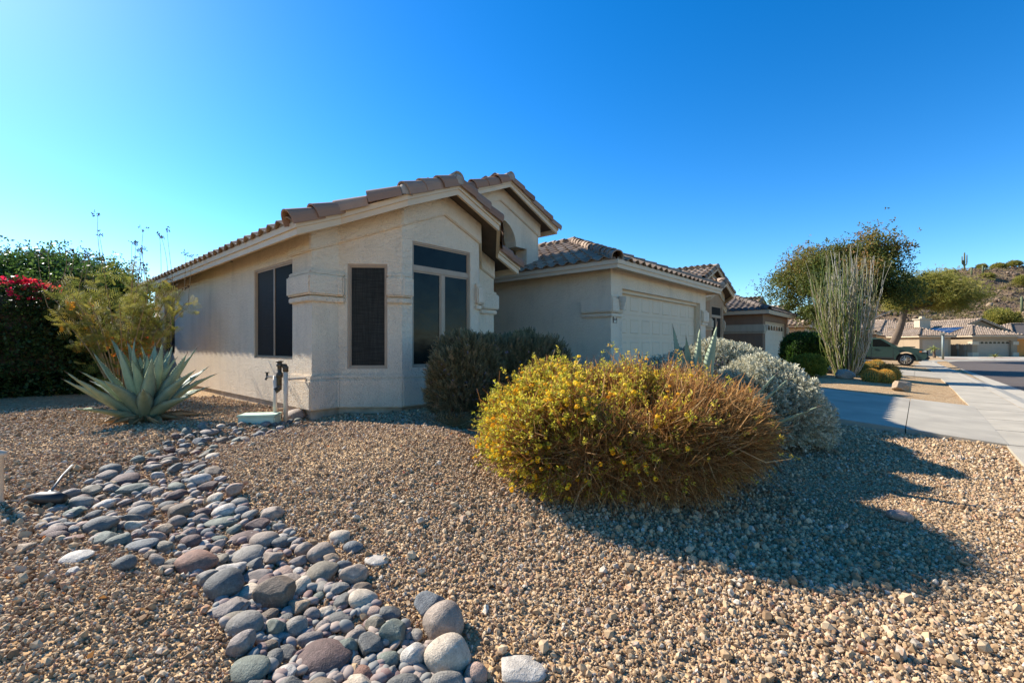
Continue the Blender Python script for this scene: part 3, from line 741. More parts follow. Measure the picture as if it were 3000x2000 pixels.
# ------------------------------------------------------------------ the cream house
H1 = thing('stucco_house', 'cream stucco house with angled bay, arched entry gable and two-car garage in the foreground', 'house', (4.66, 8, .5))
roof1 = Roof(H1)
bay_room(H1, (0, 0, 0), 'stucco', 'stucco', roof1)
entry_gable(H1, (0, 0, 0), 'stucco', 'stucco', roof1)
garage_block(H1, (0, 0, 0), 'stucco', 'stucco', 'garage', roof1, True)
mb = MB(); mb.wbox((8.70, 4.93), (9.70, 4.93), .085, .225, 0, .014, 1.905, 2.04); pl = mb.build('number_plaque', M['plaque'], H1, True, bev=.004)
tm = text_mesh('2519', .075, 'numerals'); tm.materials.append(M['black'])
link_copy(tm, 'numerals', Matrix.Translation((8.855, 4.93-.017, 1.972)) @ Matrix.Rotation(R(90), 4, 'X') @ Matrix.Scale(.82, 4, (1, 0, 0)), pl)
mb = MB(); q = [(8.70, 4.93), (9.70, 4.93)]
for a0, a1, y0, y1 in ((.080, .230, 1.899, 1.9045), (.080, .230, 2.0405, 2.046), (.080, .0845, 1.9045, 2.0405), (.2255, .230, 1.9045, 2.0405)): mb.wbox(*q, a0, a1, 0, .02, y0, y1)
mb.build('frame', M['spine0'], pl)
# main block behind, its rear roof
mb = MB(); wall_face(mb, (14.52, 11.5), (14.52, 16), .3, 3.0); wall_face(mb, (14.52, 16), (2.85, 16), .3, 3.0); wall_face(mb, (2.85, 16), (2.85, 15.4), .3, 2.9)
mb.build('rear_wall', M['stucco'], H1, True)
roof1.deck.add([(2.5, 16.4, 2.95), (14.9, 16.4, 2.95), (14.9, 9.2, 3.1), (12.6, 12.6, 4.62), (5.0, 12.6, 4.62), (2.5, 9.5, 2.95)], [(0, 4, 3, 1), (1, 3, 2), (5, 4, 0), (5, 2, 3, 4)])
roof1.finish()

# ------------------------------------------------------------------ the brown neighbour
H2 = thing('stucco_house', 'dark brown stucco house with cream trim next to the cream house', 'house', (25, 9, .5))
roof2 = Roof(H2, 'tile_dark', 'tile')
bay_room(H2, (13.75, .2, -.03), 'stucco_tan', 'stucco_pale', roof2, 14.0, False)
entry_gable(H2, (15.5, .35, .05), 'stucco_tan', 'stucco_pale', roof2, True)
garage_block(H2, (16.75, .92, 0), 'stucco_brown', 'stucco_pale', 'garage2', roof2, True, True, 3.1, planes='LF', sconce=True)
mb = MB(); mb.box(20.2, 31.3, 12, 16, .3, 3.0); mb.build('rear_wall', M['stucco_brown'], H2, True)
roof2.finish('tile_far')

# ------------------------------------------------------------------ block wall between the yards
W1 = thing('block_wall', 'brown concrete block wall joining the left side of the cream house', 'wall', (-4, 15.5, .4))
mb = MB(); mb.box(-16, 2.84, 15.30, 15.46, .2, 2.17); mb.build('mortar_joint', M['mortar'], W1, True)
bl = MB().box(0, .392, -.006, .172, 0, .192).mesh('block', .006, segs=1); bl.materials.append(M['block'])
for r in range(9):
    for c in range(14):
        x = 2.84-.4*(c+1)+(.2 if r % 2 else 0)
        if x+.392 > 2.845: x = 2.84-.2
        link_copy(bl, 'block', Matrix.Translation((x-2.84+2.84, 15.295, .385+r*.2)) @ Matrix.Scale(1 if x < 2.6 else .5, 4, (1, 0, 0)), W1, base_matrix(W1).inverted())

# ------------------------------------------------------------------ loose gravel lying on the granite
def pebble(i):
    g = np.random.default_rng(100+i); bm = bmesh.new(); bmesh.ops.create_icosphere(bm, subdivisions=1, radius=0.5)
    sc = np.array([1, g.uniform(.7, 1), g.uniform(.55, .8)])
    for v in bm.verts:
        d = np.array(v.co); v.co = Vector(d*sc*(1+0.25*g.normal()*0.8))
    me = bpy.data.meshes.new('pebble'); bm.to_mesh(me); bm.free(); me.materials.append(M['pebble']); return me
M['pebble'] = attr_mat('pebble_stone', [(0.0, (0.10, 0.065, 0.042)), (0.12, (0.20, 0.13, 0.08)), (0.34, (0.36, 0.25, 0.155)), (0.58, (0.46, 0.335, 0.22)), (0.74, (0.54, 0.42, 0.295)), (0.80, (0.42, 0.22, 0.13)), (0.86, (0.36, 0.32, 0.28)), (0.94, (0.68, 0.60, 0.51)), (1.0, (0.21, 0.20, 0.19))], 0.9, 0, 'INSTANCER', 0.15, 60)
peb = bpy.data.collections.new('pebbles')
for i in range(8): peb.objects.link(bpy.data.objects.new('pebble', pebble(i)))
N = 640000
a = RNG.uniform(R(-54), R(54), N)
Rr = 1.25+(10.5-1.25)*RNG.random(N)**0.75
pu = Rr*(np.cos(a)*FWD[0]+np.sin(a)*RGT[0]); pv = Rr*(np.cos(a)*FWD[1]+np.sin(a)*RGT[1])
dens = np.clip((1.25+2.2)/Rr, 0.16, 1.0)*np.clip(Rr/3.0, 0.45, 1)
keep = (RNG.random(N) < dens*1.05) & (pv > -0.86)
keep &= ~((pu > 2.82) & (pu < 6.5) & (pv > 6.25)) & ~((pu > 8.68) & (pv > 4.9)) & ~((pu > 8.97) & (pu < 14.28)) & ~((pu > 3.4) & (pu < 6.0) & (pv > 5.75))
pu, pv, Rr = pu[keep], pv[keep], Rr[keep]; n = len(pu)
size = 0.0120*np.exp(RNG.normal(0, 0.46, n))*(1+0.05*np.clip(Rr-3, 0, 6)); size = np.clip(size, 0.007, 0.055)
patch = np.sin(pu*2.1+1)*np.sin(pv*1.7+.4)+np.sin(pu*.9-pv*1.3)                # coarser and finer drifts
size *= (1+0.14*patch)*(1-.32*np.exp(-(((pu-1.9)**2+(pv-3.9)**2)/.8)))
pz = T(pu, pv)+size*RNG.uniform(0.0, 0.45, n)
me = bpy.data.meshes.new('gravel'); me.vertices.add(n); me.vertices.foreach_set('co', np.stack([pu, pv, pz], 1).astype(np.float32).ravel())
for nm, ty, val in (('rnd', 'FLOAT', RNG.random(n)), ('siz', 'FLOAT', size)):
    me.attributes.new(nm, ty, 'POINT').data.foreach_set('value', val.astype(np.float32))
me.attributes.new('rot', 'FLOAT_VECTOR', 'POINT').data.foreach_set('vector', RNG.uniform(0, 6.28, (n, 3)).astype(np.float32).ravel())
gro = bpy.data.objects.new('gravel', me); COL.objects.link(gro); tag(gro, 'tan and brown crushed granite gravel covering the front yard', 'gravel', kind='stuff')
ng = bpy.data.node_groups.new('scatter_gravel', 'GeometryNodeTree')
ng.interface.new_socket('Geometry', in_out='INPUT', socket_type='NodeSocketGeometry'); ng.interface.new_socket('Geometry', in_out='OUTPUT', socket_type='NodeSocketGeometry')
gi = ng.nodes.new('NodeGroupInput'); gout = ng.nodes.new('NodeGroupOutput'); iop = ng.nodes.new('GeometryNodeInstanceOnPoints')
ci = ng.nodes.new('GeometryNodeCollectionInfo'); ci.inputs['Collection'].default_value = peb; ci.inputs['Separate Children'].default_value = True; ci.inputs['Reset Children'].default_value = True
def named(nm, ty):
    q = ng.nodes.new('GeometryNodeInputNamedAttribute'); q.data_type = ty; q.inputs['Name'].default_value = nm
    return [s for s in q.outputs if s.enabled and s.name == 'Attribute'][0]
ng.links.new(gi.outputs[0], iop.inputs['Points']); ng.links.new(ci.outputs[0], iop.inputs['Instance']); iop.inputs['Pick Instance'].default_value = True
ng.links.new(named('rot', 'FLOAT_VECTOR'), iop.inputs['Rotation']); ng.links.new(named('siz', 'FLOAT'), iop.inputs['Scale'])
ng.links.new(iop.outputs[0], gout.inputs[0])
md = gro.modifiers.new('scatter', 'NODES'); md.node_group = ng

# ------------------------------------------------------------------ river stones of the dry creek
def stone_mesh(i, kind):
    g = np.random.default_rng(300+i); bm = bmesh.new(); bmesh.ops.create_icosphere(bm, subdivisions=4, radius=0.5)
    D = np.array([v.co for v in bm.verts])*2
    D /= np.linalg.norm(D, axis=1, keepdims=True)
    b = {'egg': 2.15, 'slab': 2.7, 'rock': 2.6, 'boulder': 2}[kind]
    e = (np.abs(D)**b).sum(1)**(-1/b)
    low = np.zeros(len(D)); amp = {'egg': 0.12, 'slab': 0.17, 'rock': 0.2, 'boulder': 0}[kind]
    for _ in range(6):
        w = g.normal(size=3)*1.3; low += np.cos(D@w+g.random()*6.28)
    r = e*(1+amp*low/2)
    if kind == 'boulder': r = np.ones(len(D))
    if kind == 'boulder':
        for _ in range(16):
            nrm = g.normal(size=3); nrm /= np.linalg.norm(nrm); c = D@nrm*r; r = np.where(c > .74, r*(.74/np.maximum(c, 1e-6)), r)
    elif kind != 'egg':                                     # a few planed facets
        for _ in range(9):
            nrm = g.normal(size=3); nrm /= np.linalg.norm(nrm); c = D@nrm*r; r = np.where(c > .8, r*(.8/np.maximum(c, 1e-6)), r)
    fine = np.zeros(len(D))
    for _ in range(10):
        w = g.normal(size=3)*7; fine += np.cos(D@w+g.random()*6.28)
    r = r*(1+(0.004 if kind in ('egg', 'slab') else 0.012)*fine/3)
    L = D*r[:, None]*0.5; L[:, 0] *= 1+0.25*L[:, 1]*g.uniform(-1, 1)
    for v, q in zip(bm.verts, L): v.co = q
    me = bpy.data.meshes.new('river_stone'); bm.to_mesh(me); bm.free(); me.polygons.foreach_set('use_smooth', [kind != 'boulder']*len(me.polygons)); return me
def stone_mat(name, col, spots=0.3, col2=None):
    m, nt, b = new_mat(name); oi = nt.nodes.new("ShaderNodeObjectInfo")
    tc = nt.nodes.new("ShaderNodeTexCoord"); sc = nt.nodes.new("ShaderNodeVectorMath"); sc.operation = 'ADD'
    nt.links.new(pos(nt), sc.inputs[0]); cmb = nt.nodes.new("ShaderNodeCombineXYZ"); nt.links.new(math_node(nt, 'MULTIPLY', oi.outputs["Random"], 50.0), cmb.inputs[0]); nt.links.new(cmb.outputs[0], sc.inputs[1])
    n1 = noise(nt, sc.outputs[0], 22, 8, .72, .8); n2 = noise(nt, sc.outputs[0], 150, 3)
    f = math_node(nt, 'ADD', math_node(nt, 'MULTIPLY', n1, .7), math_node(nt, 'MULTIPLY', n2, .3))
    col2 = col2 or mul(col, 1.35)
    nt.links.new(ramp(nt, f, [(.36, mul(col, .55)), (.46, mul(col, .85)), (.54, col), (.64, mul(col2, 1.15))]), b.inputs["Base Color"])
    b.inputs["Roughness"].default_value = .72; b.inputs["Specular IOR Level"].default_value = .3
    bump(nt, b, math_node(nt, 'ADD', n1, math_node(nt, 'MULTIPLY', n2, .6)), .7, .010); return m
SC = {'slate': (.155, .165, .17), 'grey': (.27, .26, .25), 'pale': (.50, .48, .47), 'cream': (.58, .49, .40), 'taupe': (.34, .27, .235), 'maroon': (.17, .10, .095), 'brown': (.21, .155, .115),
      'green': (.17, .215, .19), 'mauve': (.285, .24, .235), 'red': (.32, .15, .105), 'pink': (.45, .29, .24), 'olive': (.25, .22, .17), 'blue': (.165, .195, .23), 'tan': (.42, .30, .20)}
SMAT = {k: stone_mat('stone_'+k, tuple((.7*x+.3*(sum(c)/3)*w)*.84 for x, w in zip(c, (1.18, 1.0, .82)))) for k, c in SC.items()}
SMESH = {(k, i): stone_mesh(i+20*j, k) for j, k in enumerate(('egg', 'slab', 'rock', 'boulder')) for i in range(6)}
SVAR = {}
def stone_data(kind, i, colr):
    key = (kind, i, colr)
    if key not in SVAR:
        me = SMESH[(kind, i)].copy(); me.name = 'river_stone'; me.materials.append(SMAT[colr]); SVAR[key] = me
    return SVAR[key]
placed = []
def add_stone(u, v, z, sx, sy, sz, yaw, tilt, kind, colr, label, group=None, name='river_stone', cat='stone', tilt2=0.0):
    o = bpy.data.objects.new(name, stone_data(kind, random.randrange(6), colr)); COL.objects.link(o)
    o.location = (u, v, z); o.rotation_euler = Euler((tilt, tilt2, yaw), 'XYZ'); o.scale = (sx, sy, sz)
    tag(o, label, cat, group); placed.append((u, v, max(sx, sy)/2)); return o
HAND = [  # photograph column, row of the centre, width, height, shape, colour, roll in the picture, label
 (782, 1744, 128, 112, 'rock', 'brown', .5, 'largest dark brown pitted stone standing on edge in the lower creek bed'),
 (628, 1725, 102, 84, 'egg', 'slate', .2, 'round dark grey boulder on the left rim of the lower creek bed'),
 (716, 1736, 70, 50, 'slab', 'cream', .1, 'cream white stone wedged between the dark grey boulder and the pitted brown stone'),
 (695, 1840, 130, 90, 'egg', 'grey', .15, 'big smooth grey oval stone, lowest on the left rim of the creek bed'),
 (929, 1946, 150, 90, 'egg', 'maroon', 0, 'biggest dark maroon pitted stone at the bottom of the creek bed'),
 (1303, 1943, 134, 112, 'egg', 'cream', .2, 'large round cream beige stone at the bottom right of the creek bed'),
 (1290, 1840, 120, 110, 'egg', 'taupe', .4, 'large round taupe stone directly above the big cream beige one'),
 (1256, 1778, 98, 75, 'rock', 'blue', .3, 'angular blue grey rock behind the large round taupe stone'),
 (708, 1975, 120, 70, 'egg', 'green', .2, 'teal green oval stone at the bottom left of the creek bed'),
 (1144, 1858, 85, 100, 'rock', 'green', .8, 'irregular green pitted rock left of the large taupe stone'),
 (1078, 1901, 88, 70, 'rock', 'slate', -.3, 'dark slate stone below the irregular green pitted rock'),
 (1208, 1927, 82, 90, 'egg', 'pale', .6, 'pale grey egg stone left of the large cream beige one'),
 (1131, 1943, 70, 58, 'egg', 'green', .4, 'small teal stone left of the pale grey egg stone'),
 (1394, 1985, 82, 70, 'egg', 'pink', .1, 'pink speckled granite stone cut by the bottom edge'),
 (1529, 1983, 145, 64, 'slab', 'pale', 0, 'pale grey flat slab stone lying alone at the bottom edge'),
 (551, 1654, 110, 68, 'egg', 'red', -.1, 'reddish brown oval boulder at the middle of the creek bed'),
 (756, 1585, 84, 60, 'egg', 'taupe', .2, 'pinkish taupe stone with a crack across its face'),
 (740, 1693, 78, 40, 'slab', 'mauve', 0, 'mauve grey flat stone above the large pitted brown stone'),
 (700, 1638, 98, 50, 'egg', 'grey', .25, 'long grey oval stone right of the reddish brown boulder'),
 (650, 1784, 104, 52, 'rock', 'mauve', .5, 'wedge shaped mauve stone below the round dark grey boulder'),
 (817, 1683, 72, 34, 'egg', 'pink', 0, 'salmon pink flat oval stone in the lower creek bed'),
 (931, 1683, 92, 60, 'egg', 'olive', .4, 'olive brown oval stone leaning in the right part of the creek bed'),
 (1096, 1646, 74, 34, 'egg', 'pale', 0, 'whitish lavender flat stone farthest right on the gravel'),
 (983, 1577, 68, 40, 'egg', 'cream', .2, 'beige flat oval stone above the blue one on the right'),
 (1030, 1605, 56, 36, 'egg', 'blue', .1, 'blue oval stone lying on the gravel right of the creek'),
 (883, 1611, 52, 54, 'egg', 'taupe', .5, 'round pale taupe stone on the right rim of the middle creek'),
 (1006, 1906, 68, 72, 'egg', 'green', 0, 'sage grey round stone right above the big maroon one'),
 (796, 1845, 62, 72, 'rock', 'green', .3, 'squared olive green rock right of the big grey oval'),
 (854, 1848, 66, 60, 'egg', 'grey', 0, 'plain grey round stone right of the squared green rock'),
 (905, 1805, 60, 50, 'egg', 'mauve', .6, 'mauve purple egg stone in the lower creek bed'),
 (982, 1821, 76, 44, 'slab', 'slate', .1, 'flat slate stone lying on top of a grey one'),
 (862, 1784, 70, 54, 'rock', 'tan', .4, 'peach coloured broken rock chunk right of the pitted brown stone'),
 (1216, 1986, 88, 40, 'egg', 'cream', 0, 'cream stone at the bottom edge left of the big beige one'),
 (1054, 1984, 64, 46, 'egg', 'red', 0, 'dark red stone at the bottom edge'),
 (820, 1983, 78, 50, 'rock', 'pale', .4, 'speckled whitish rock left of the big maroon stone'),
 (357, 1436, 84, 44, 'rock', 'green', .25, 'large sage green wedge stone at the top of the wide creek bed'),
 (336, 1411, 76, 26, 'egg', 'maroon', .05, 'long dark maroon stone at the upper left rim of the creek'),
 (269, 1542, 88, 56, 'egg', 'slate', .5, 'big dark slate stone near the fallen garden light'),
 (630, 1535, 94, 38, 'egg', 'green', .1, 'dark teal long stone in the middle of the creek bed'),
 (641, 1502, 66, 40, 'egg', 'pale', .5, 'bright pale grey stone leaning above the dark teal one'),
 (691, 1475, 62, 40, 'egg', 'grey', -.05, 'grey flat oval stone on the right rim where the creek widens'),
 (784, 1502, 70, 48, 'slab', 'taupe', .4, 'taupe block stone on the far right rim where the creek widens'),
 (742, 1540, 76, 48, 'rock', 'maroon', .4, 'banded reddish brown rock right of the dark teal stone'),
 (694, 1581, 82, 40, 'slab', 'maroon', .4, 'maroon plate stone left of the cracked pinkish taupe one'),
 (195, 1639, 80, 30, 'slab', 'pale', .2, 'light grey pointed stone apart on the gravel at the left'),
 (346, 1656, 62, 42, 'egg', 'slate', .3, 'slate egg stone below the creek at the left, beside a flat one'),
 (392, 1600, 88, 40, 'egg', 'blue', .25, 'long blue slate stone along the lower left rim'),
 (199, 1579, 56, 26, 'rock', 'red', .1, 'small orange red rock at the far left of the creek'),
 (611, 1339, 40, 20, 'egg', 'cream', 0, 'cream stone on the right rim of the narrow upper creek'),
 (850, 1218, 62, 32, 'egg', 'taupe', .3, 'large smooth taupe stone at the foot of the water pipe'),
 (599, 1266, 52, 26, 'egg', 'mauve', .1, 'bluish grey stone at the left start of the narrow creek'),
 (48, 1608, 56, 34, 'rock', 'tan', .2, 'tan rough rock alone at the left edge of the photo'),
 (203, 1672, 34, 24, 'slab', 'pale', 0, 'small whitish stone with a hollow, alone on the gravel'),
 (2660, 1512, 72, 46, 'egg', 'pink', -.3, 'reddish pink rock lying alone on the gravel at the right'),
]
for (px, py, w, hh, kind, colr, roll, label) in HAND:
    u, v, z, Y = ground(px, py+hh*0.42)
    Wd = w/1333*Y*1.04; D2 = Wd*random.uniform(.72, .9)
    el = math.atan2(py-1013, 1333); Hh = max(.3*Wd, min(.95*Wd, (hh/1333*Y-D2*math.sin(el)*.55)/math.cos(el)*1.05))
    fx, fy = FWD*D2*.42; yaw = YAW+random.uniform(-.3, .3)
    add_stone(u+fx, v+fy, z+Hh*.30, Wd, D2, Hh, yaw, random.uniform(-.1, .3), kind, colr, label, tilt2=-roll*.5)
POLY = [(575, 1252), (470, 1310), (400, 1355), (290, 1400), (200, 1455), (140, 1505), (105, 1548), (170, 1585), (300, 1590), (400, 1610), (480, 1680), (560, 1690), (640, 1790), (660, 1860), (720, 1960), (760, 2040), (1420, 2040), (1340, 1985), (1240, 1870), (1180, 1840), (1110, 1770), (1000, 1660), (900, 1590), (800, 1540), (760, 1480), (690, 1445), (650, 1400), (620, 1360), (620, 1325), (700, 1300), (790, 1275), (900, 1238), (905, 1216), (850, 1206), (760, 1224), (650, 1246)]
COLW = [('slate', 6), ('grey', 5), ('pale', 3), ('taupe', 6), ('maroon', 5), ('brown', 4), ('green', 4), ('mauve', 5), ('pink', 4), ('olive', 2), ('blue', 2), ('cream', 2), ('tan', 1)]
CPOOL = [c for c, k in COLW for _ in range(k)]
WORDS = {'slate': 'dark slate', 'grey': 'grey', 'pale': 'pale grey', 'taupe': 'taupe', 'maroon': 'maroon', 'brown': 'brown', 'green': 'greenish', 'mauve': 'mauve', 'pink': 'pinkish', 'olive': 'olive', 'blue': 'bluish', 'cream': 'cream', 'tan': 'tan'}
cnt = 0
for _ in range(60000):
    if cnt >= 246: break
    px = random.uniform(90, 1430); py = 1200+840*random.random()**0.72 if (cnt > 44 or _ > 12000) else random.uniform(1205, 1310)
    if not inside(POLY, px, py): continue
    u, v = at(px, 1333*1.2/(py-1013)); 
    if any((u-a)**2+(v-b)**2 < (r*.5)**2 for a, b, r in placed): continue
    u, v, z, Y = ground(px, py)
    W_ = random.choice((.08, .10, .12, .15))*random.uniform(.85, 1.2)*(.85 if Y > 4.2 else 1.0)
    if any((u-a)**2+(v-b)**2 < ((r+W_/2)*.70)**2 for a, b, r in placed): continue
    c = random.choice(CPOOL); kind = random.choices(('egg', 'slab', 'rock'), (6, 3, 2.2))[0]
    row = [x for x in range(60, 1460, 8) if inside(POLY, x, py)]; fr = (px-row[0])/max(1, row[-1]-row[0]) if row else .5
    side_ = 'left side' if fr < .34 else 'middle' if fr < .67 else 'right side'
    zone = f'{side_} of the narrow creek near the house' if py < 1330 else f'{side_} of the widening creek' if py < 1440 else f'{side_} of the wide creek bend' if py < 1570 else f'{side_} of the creek below the bend' if py < 1750 else f'{side_} of the creek nearest the camera'
    shape = {'egg': 'rounded', 'slab': 'flat', 'rock': 'angular'}[kind]
    Hh = W_*random.uniform(.38, .62); D2 = W_*random.uniform(.6, .85)
    add_stone(u, v, z+Hh*.36, W_, D2, Hh, YAW+random.gauss(0, .5), random.uniform(.05, .45), kind, c, f'{shape} {WORDS[c]} river stone on the {zone}', f'{WORDS[c]} river stones of the creek', tilt2=random.gauss(-.1, .2))
    cnt += 1

# the smallest stones between them, too many to count
P = []; S = []
for _ in range(9000):
    if len(P) >= 750: break
    px = random.uniform(90, 1430); py = 1200+840*random.random()**0.72
    if not inside(POLY, px, py): continue
    u, v, z, Y = ground(px, py); w = random.uniform(.035, .08)
    P.append((u, v, z+w*.25)); S.append((w, w*random.uniform(.6, .9), w*random.uniform(.35, .6)))
bm = bmesh.new(); bmesh.ops.create_icosphere(bm, subdivisions=2, radius=.5); st = ([tuple(v.co) for v in bm.verts], [tuple(v.index for v in f_.verts) for f_ in bm.faces]); bm.free()
tag(scatter('creek_pebbles', st, np.array(P), frames(RNG.normal(size=(len(P), 3))*.3+np.array([0, 0, 1])), np.array(S), attr_mat('mixed_pebble', [(0, SC['slate']), (.3, SC['grey']), (.5, SC['taupe']), (.7, SC['mauve']), (.85, SC['maroon']), (1, SC['pale'])], .75, grain=40), smooth=True), 'small mixed pebbles filling the gaps of the dry creek', 'pebbles', kind='stuff')

# ------------------------------------------------------------------ plants: tools
def tubes(name, paths, radii, n, mat, parent, rnd=None, ws=True, smooth=True):      # many tapered canes in one mesh
    V = []; F = []; C = []; off = 0
    for i, (pts, rad) in enumerate(zip(paths, radii)):
        p = np.array(pts, float); k = len(p); d = np.gradient(p, axis=0); d /= np.linalg.norm(d, axis=1, keepdims=True)+1e-9
        a = np.cross(d, np.array([.31, .17, .93])); a /= np.linalg.norm(a, axis=1, keepdims=True)+1e-9; b = np.cross(d, a)
        r = np.broadcast_to(np.asarray(rad, float), (k,))
        t = np.arange(n)*2*math.pi/n
        ring = p[:, None]+(a[:, None]*np.cos(t)[None, :, None]+b[:, None]*np.sin(t)[None, :, None])*r[:, None, None]
        V.append(ring.reshape(-1, 3)); g = np.arange(k*n).reshape(k, n)
        F.append(np.stack([g[:-1], np.roll(g, -1, 1)[:-1], np.roll(g, -1, 1)[1:], g[1:]], -1).reshape(-1, 4)+off)
        C.append(np.full(k*n, RNG.random() if rnd is None else rnd[i])); off += k*n
    me = np_mesh(name, np.concatenate(V), np.concatenate(F), np.concatenate(C), smooth)
    o = bpy.data.objects.new(name, me); COL.objects.link(o); me.materials.append(mat); return put(o, parent, ws)
def bez(p0, p1, p2, n=8):
    t = np.linspace(0, 1, n)[:, None]; p0, p1, p2 = map(lambda q: np.array(q, float), (p0, p1, p2))
    return (1-t)**2*p0+2*t*(1-t)*p1+t*t*p2
r_ = random.Random(5)
M['bark'] = plain('bark', (.13, .095, .07), .95, .3, 12, .6, 40, .01)
M['core_pod_brown'] = plain('core_and_pod_brown', (.10, .065, .04), .95, .3, 20)  # brown of the added light-blocking shrub cores, also of the seed pods
M['twig'] = attr_mat('dry_twig', [(0, (.25, .12, .045)), (.4, (.52, .30, .115)), (.75, (.67, .46, .22)), (1, (.78, .64, .43))], .5, .5)
M['lant_leaf'] = attr_mat('lantana_leaf', [(0, (.26, .28, .03)), (.35, (.52, .48, .06)), (.7, (.66, .50, .08)), (1, (.62, .34, .08))], .5, .6)
M['lant_flower'] = attr_mat('lantana_flower', [(0, (.85, .40, .015)), (.3, (.90, .58, .02)), (1, (.92, .74, .06))], .6, .35)
M['rosemary'] = attr_mat('rosemary_leaf', [(0, (.07, .07, .035)), (.4, (.14, .135, .075)), (.75, (.23, .20, .115)), (1, (.32, .23, .14))], .7, .2)
M['rose_flower'] = attr_mat('pale_violet_flower', [(0, (.24, .20, .36)), (1, (.36, .32, .50))], .7, .3)
M['silver'] = attr_mat('silver_leaf', [(0, (.28, .28, .20)), (.5, (.50, .49, .39)), (1, (.72, .69, .58))], .8, .25)
M['violet'] = attr_mat('violet_flower', [(0, (.10, .06, .32)), (1, (.22, .15, .50))], .7, .3)
M['boug'] = attr_mat('bougainvillea_leaf', [(0, (.02, .045, .012)), (.5, (.04, .075, .02)), (.9, (.075, .11, .03)), (1, (.14, .07, .03))], .5, .3)
M['bract'] = attr_mat('red_bract', [(0, (.50, .015, .04)), (.6, (.70, .03, .10)), (1, (.72, .08, .05))], .6, .45)
M['ficus'] = attr_mat('glossy_leaf', [(0, (.03, .075, .02)), (.6, (.075, .145, .03)), (1, (.15, .22, .05))], .4, .45, spec=.4)
M['feather'] = attr_mat('feathery_leaf', [(0, (.13, .17, .035)), (.5, (.26, .26, .06)), (.85, (.38, .31, .07)), (.93, (.55, .27, .03)), (1, (.62, .26, .02))], .6, .5)
M['ash'] = attr_mat('ash_leaf', [(0, (.05, .08, .02)), (.45, (.11, .135, .03)), (.8, (.19, .16, .045)), (1, (.29, .16, .05))], .6, .45)
M['mesq'] = attr_mat('mesquite_leaf', [(0, (.12, .13, .03)), (.5, (.25, .25, .05)), (1, (.38, .33, .09))], .6, .5)
M['hedge'] = attr_mat('hedge_leaf', [(0, (.02, .05, .012)), (.7, (.05, .11, .02)), (1, (.12, .24, .03))], .45, .4)
M['ygreen'] = attr_mat('yellow_green_leaf', [(0, (.10, .13, .015)), (.5, (.22, .24, .03)), (1, (.36, .32, .05))], .6, .45)
M['agave'] = None
def agave_mat(name, c0, c1):
    m, nt, b = new_mat(name); p = pos(nt); f = noise(nt, p, 7, 6, .6); g = noise(nt, p, 60, 3)
    mx = math_node(nt, 'ADD', math_node(nt, 'MULTIPLY', f, .8), math_node(nt, 'MULTIPLY', g, .2))
    nt.links.new(ramp(nt, mx, [(.3, c0), (.5, tuple((x+y)/2 for x, y in zip(c0, c1))), (.7, c1)]), b.inputs["Base Color"])
    b.inputs["Roughness"].default_value = .6; b.inputs["Specular IOR Level"].default_value = .3; bump(nt, b, f, .15, .02); return m
M['agave'] = agave_mat('agave_leaf', (.155, .215, .155), (.30, .355, .25))
M['agave_dry'] = agave_mat('dried_agave_leaf', (.26, .16, .08), (.44, .30, .17))
M['spine'] = plain('agave_spine', (.10, .06, .035), .6, .2, 30)

# ------------------------------------------------------------------ lantana
C0 = np.array(at(1826, 3.84)); zb = float(T(*C0))
LA = thing('lantana_bush', 'large wide lantana bush with yellow flowers and dry brown twigs on the gravel', 'bush', (C0[0], C0[1], zb))
cen = (C0[0], C0[1], zb+.32); rad = (1.10, .88, .50)
core('light_block_core', cen, rad, 3, M['core_pod_brown'], LA, 2.4, .10, 4, YAW, .62)
nc = 210; PC, NC, DC, tc = bush_pts(nc, cen, rad, 3, 2.4, .10, -.60, .10, 4, YAW)      # clumps of shoots
PC -= NC*.16; PC[:, 2] = np.maximum(PC[:, 2], zb+.03)
leafy = np.clip(.06-.62*DC[:, 0]+.36*np.maximum(DC[:, 2], 0)**1.5+.50*np.minimum(DC[:, 2], 0)+RNG.normal(0, .15, nc), .03, .75)
per = 235; idx_ = np.repeat(np.arange(nc), per); n = len(idx_)
rc_ = np.repeat(RNG.uniform(.75, 1.3, nc), per)
dd = NC[idx_]*.95+RNG.normal(size=(n, 3))*(.56+.34*np.clip(1-leafy[idx_]*3, 0, 1))[:, None]+np.array([0, 0, .22]); dd /= np.linalg.norm(dd, axis=1, keepdims=True)
L = RNG.uniform(.10, .29, n)*rc_
b0 = PC[idx_]+RNG.normal(0, .045, (n, 3)); b0[:, 2] = np.maximum(b0[:, 2], zb+.01)
scatter('twigs', twig_t(.24, .015), b0, frames(dd), np.stack([L, L, L], 1), M['twig'], LA, np.clip(RNG.normal(.45, .22, n), 0, 1), True)
tip = b0+dd*L[:, None]
k = (RNG.random(n) < leafy[idx_]) & (tip[:, 2] > zb+.05); kk_ = np.where(k)[0]; kk_ = np.concatenate([kk_, kk_[RNG.random(len(kk_)) < .5]])
P = tip[kk_]-dd[kk_]*(RNG.random(len(kk_))**1.5*.09)[:, None]
scatter('leaves', sprig_t(5, .5, 1.15, .62, r_), P, frames(dd[kk_]+RNG.normal(size=(len(P), 3))*.4), RNG.uniform(.024, .045, len(P)), M['lant_leaf'], LA, np.clip(RNG.normal(.40, .2, len(P))+.22*DC[idx_[kk_], 0], 0, 1), True)
ft = []
for i in range(14):
    z = .15+.85*((i+.5)/14); a = i*2.4; rr = math.sqrt(max(0, 1-(z-.35)**2*2)); d = (math.cos(a)*rr, math.sin(a)*rr, z*.7)
    ft.append(place_t(([(-.2, -.2, 0), (.22, -.2, .06), (.2, .2, 0), (-.2, .22, .06)], [(0, 1, 2, 3)]), d, tuple(.5*x for x in d), 1))
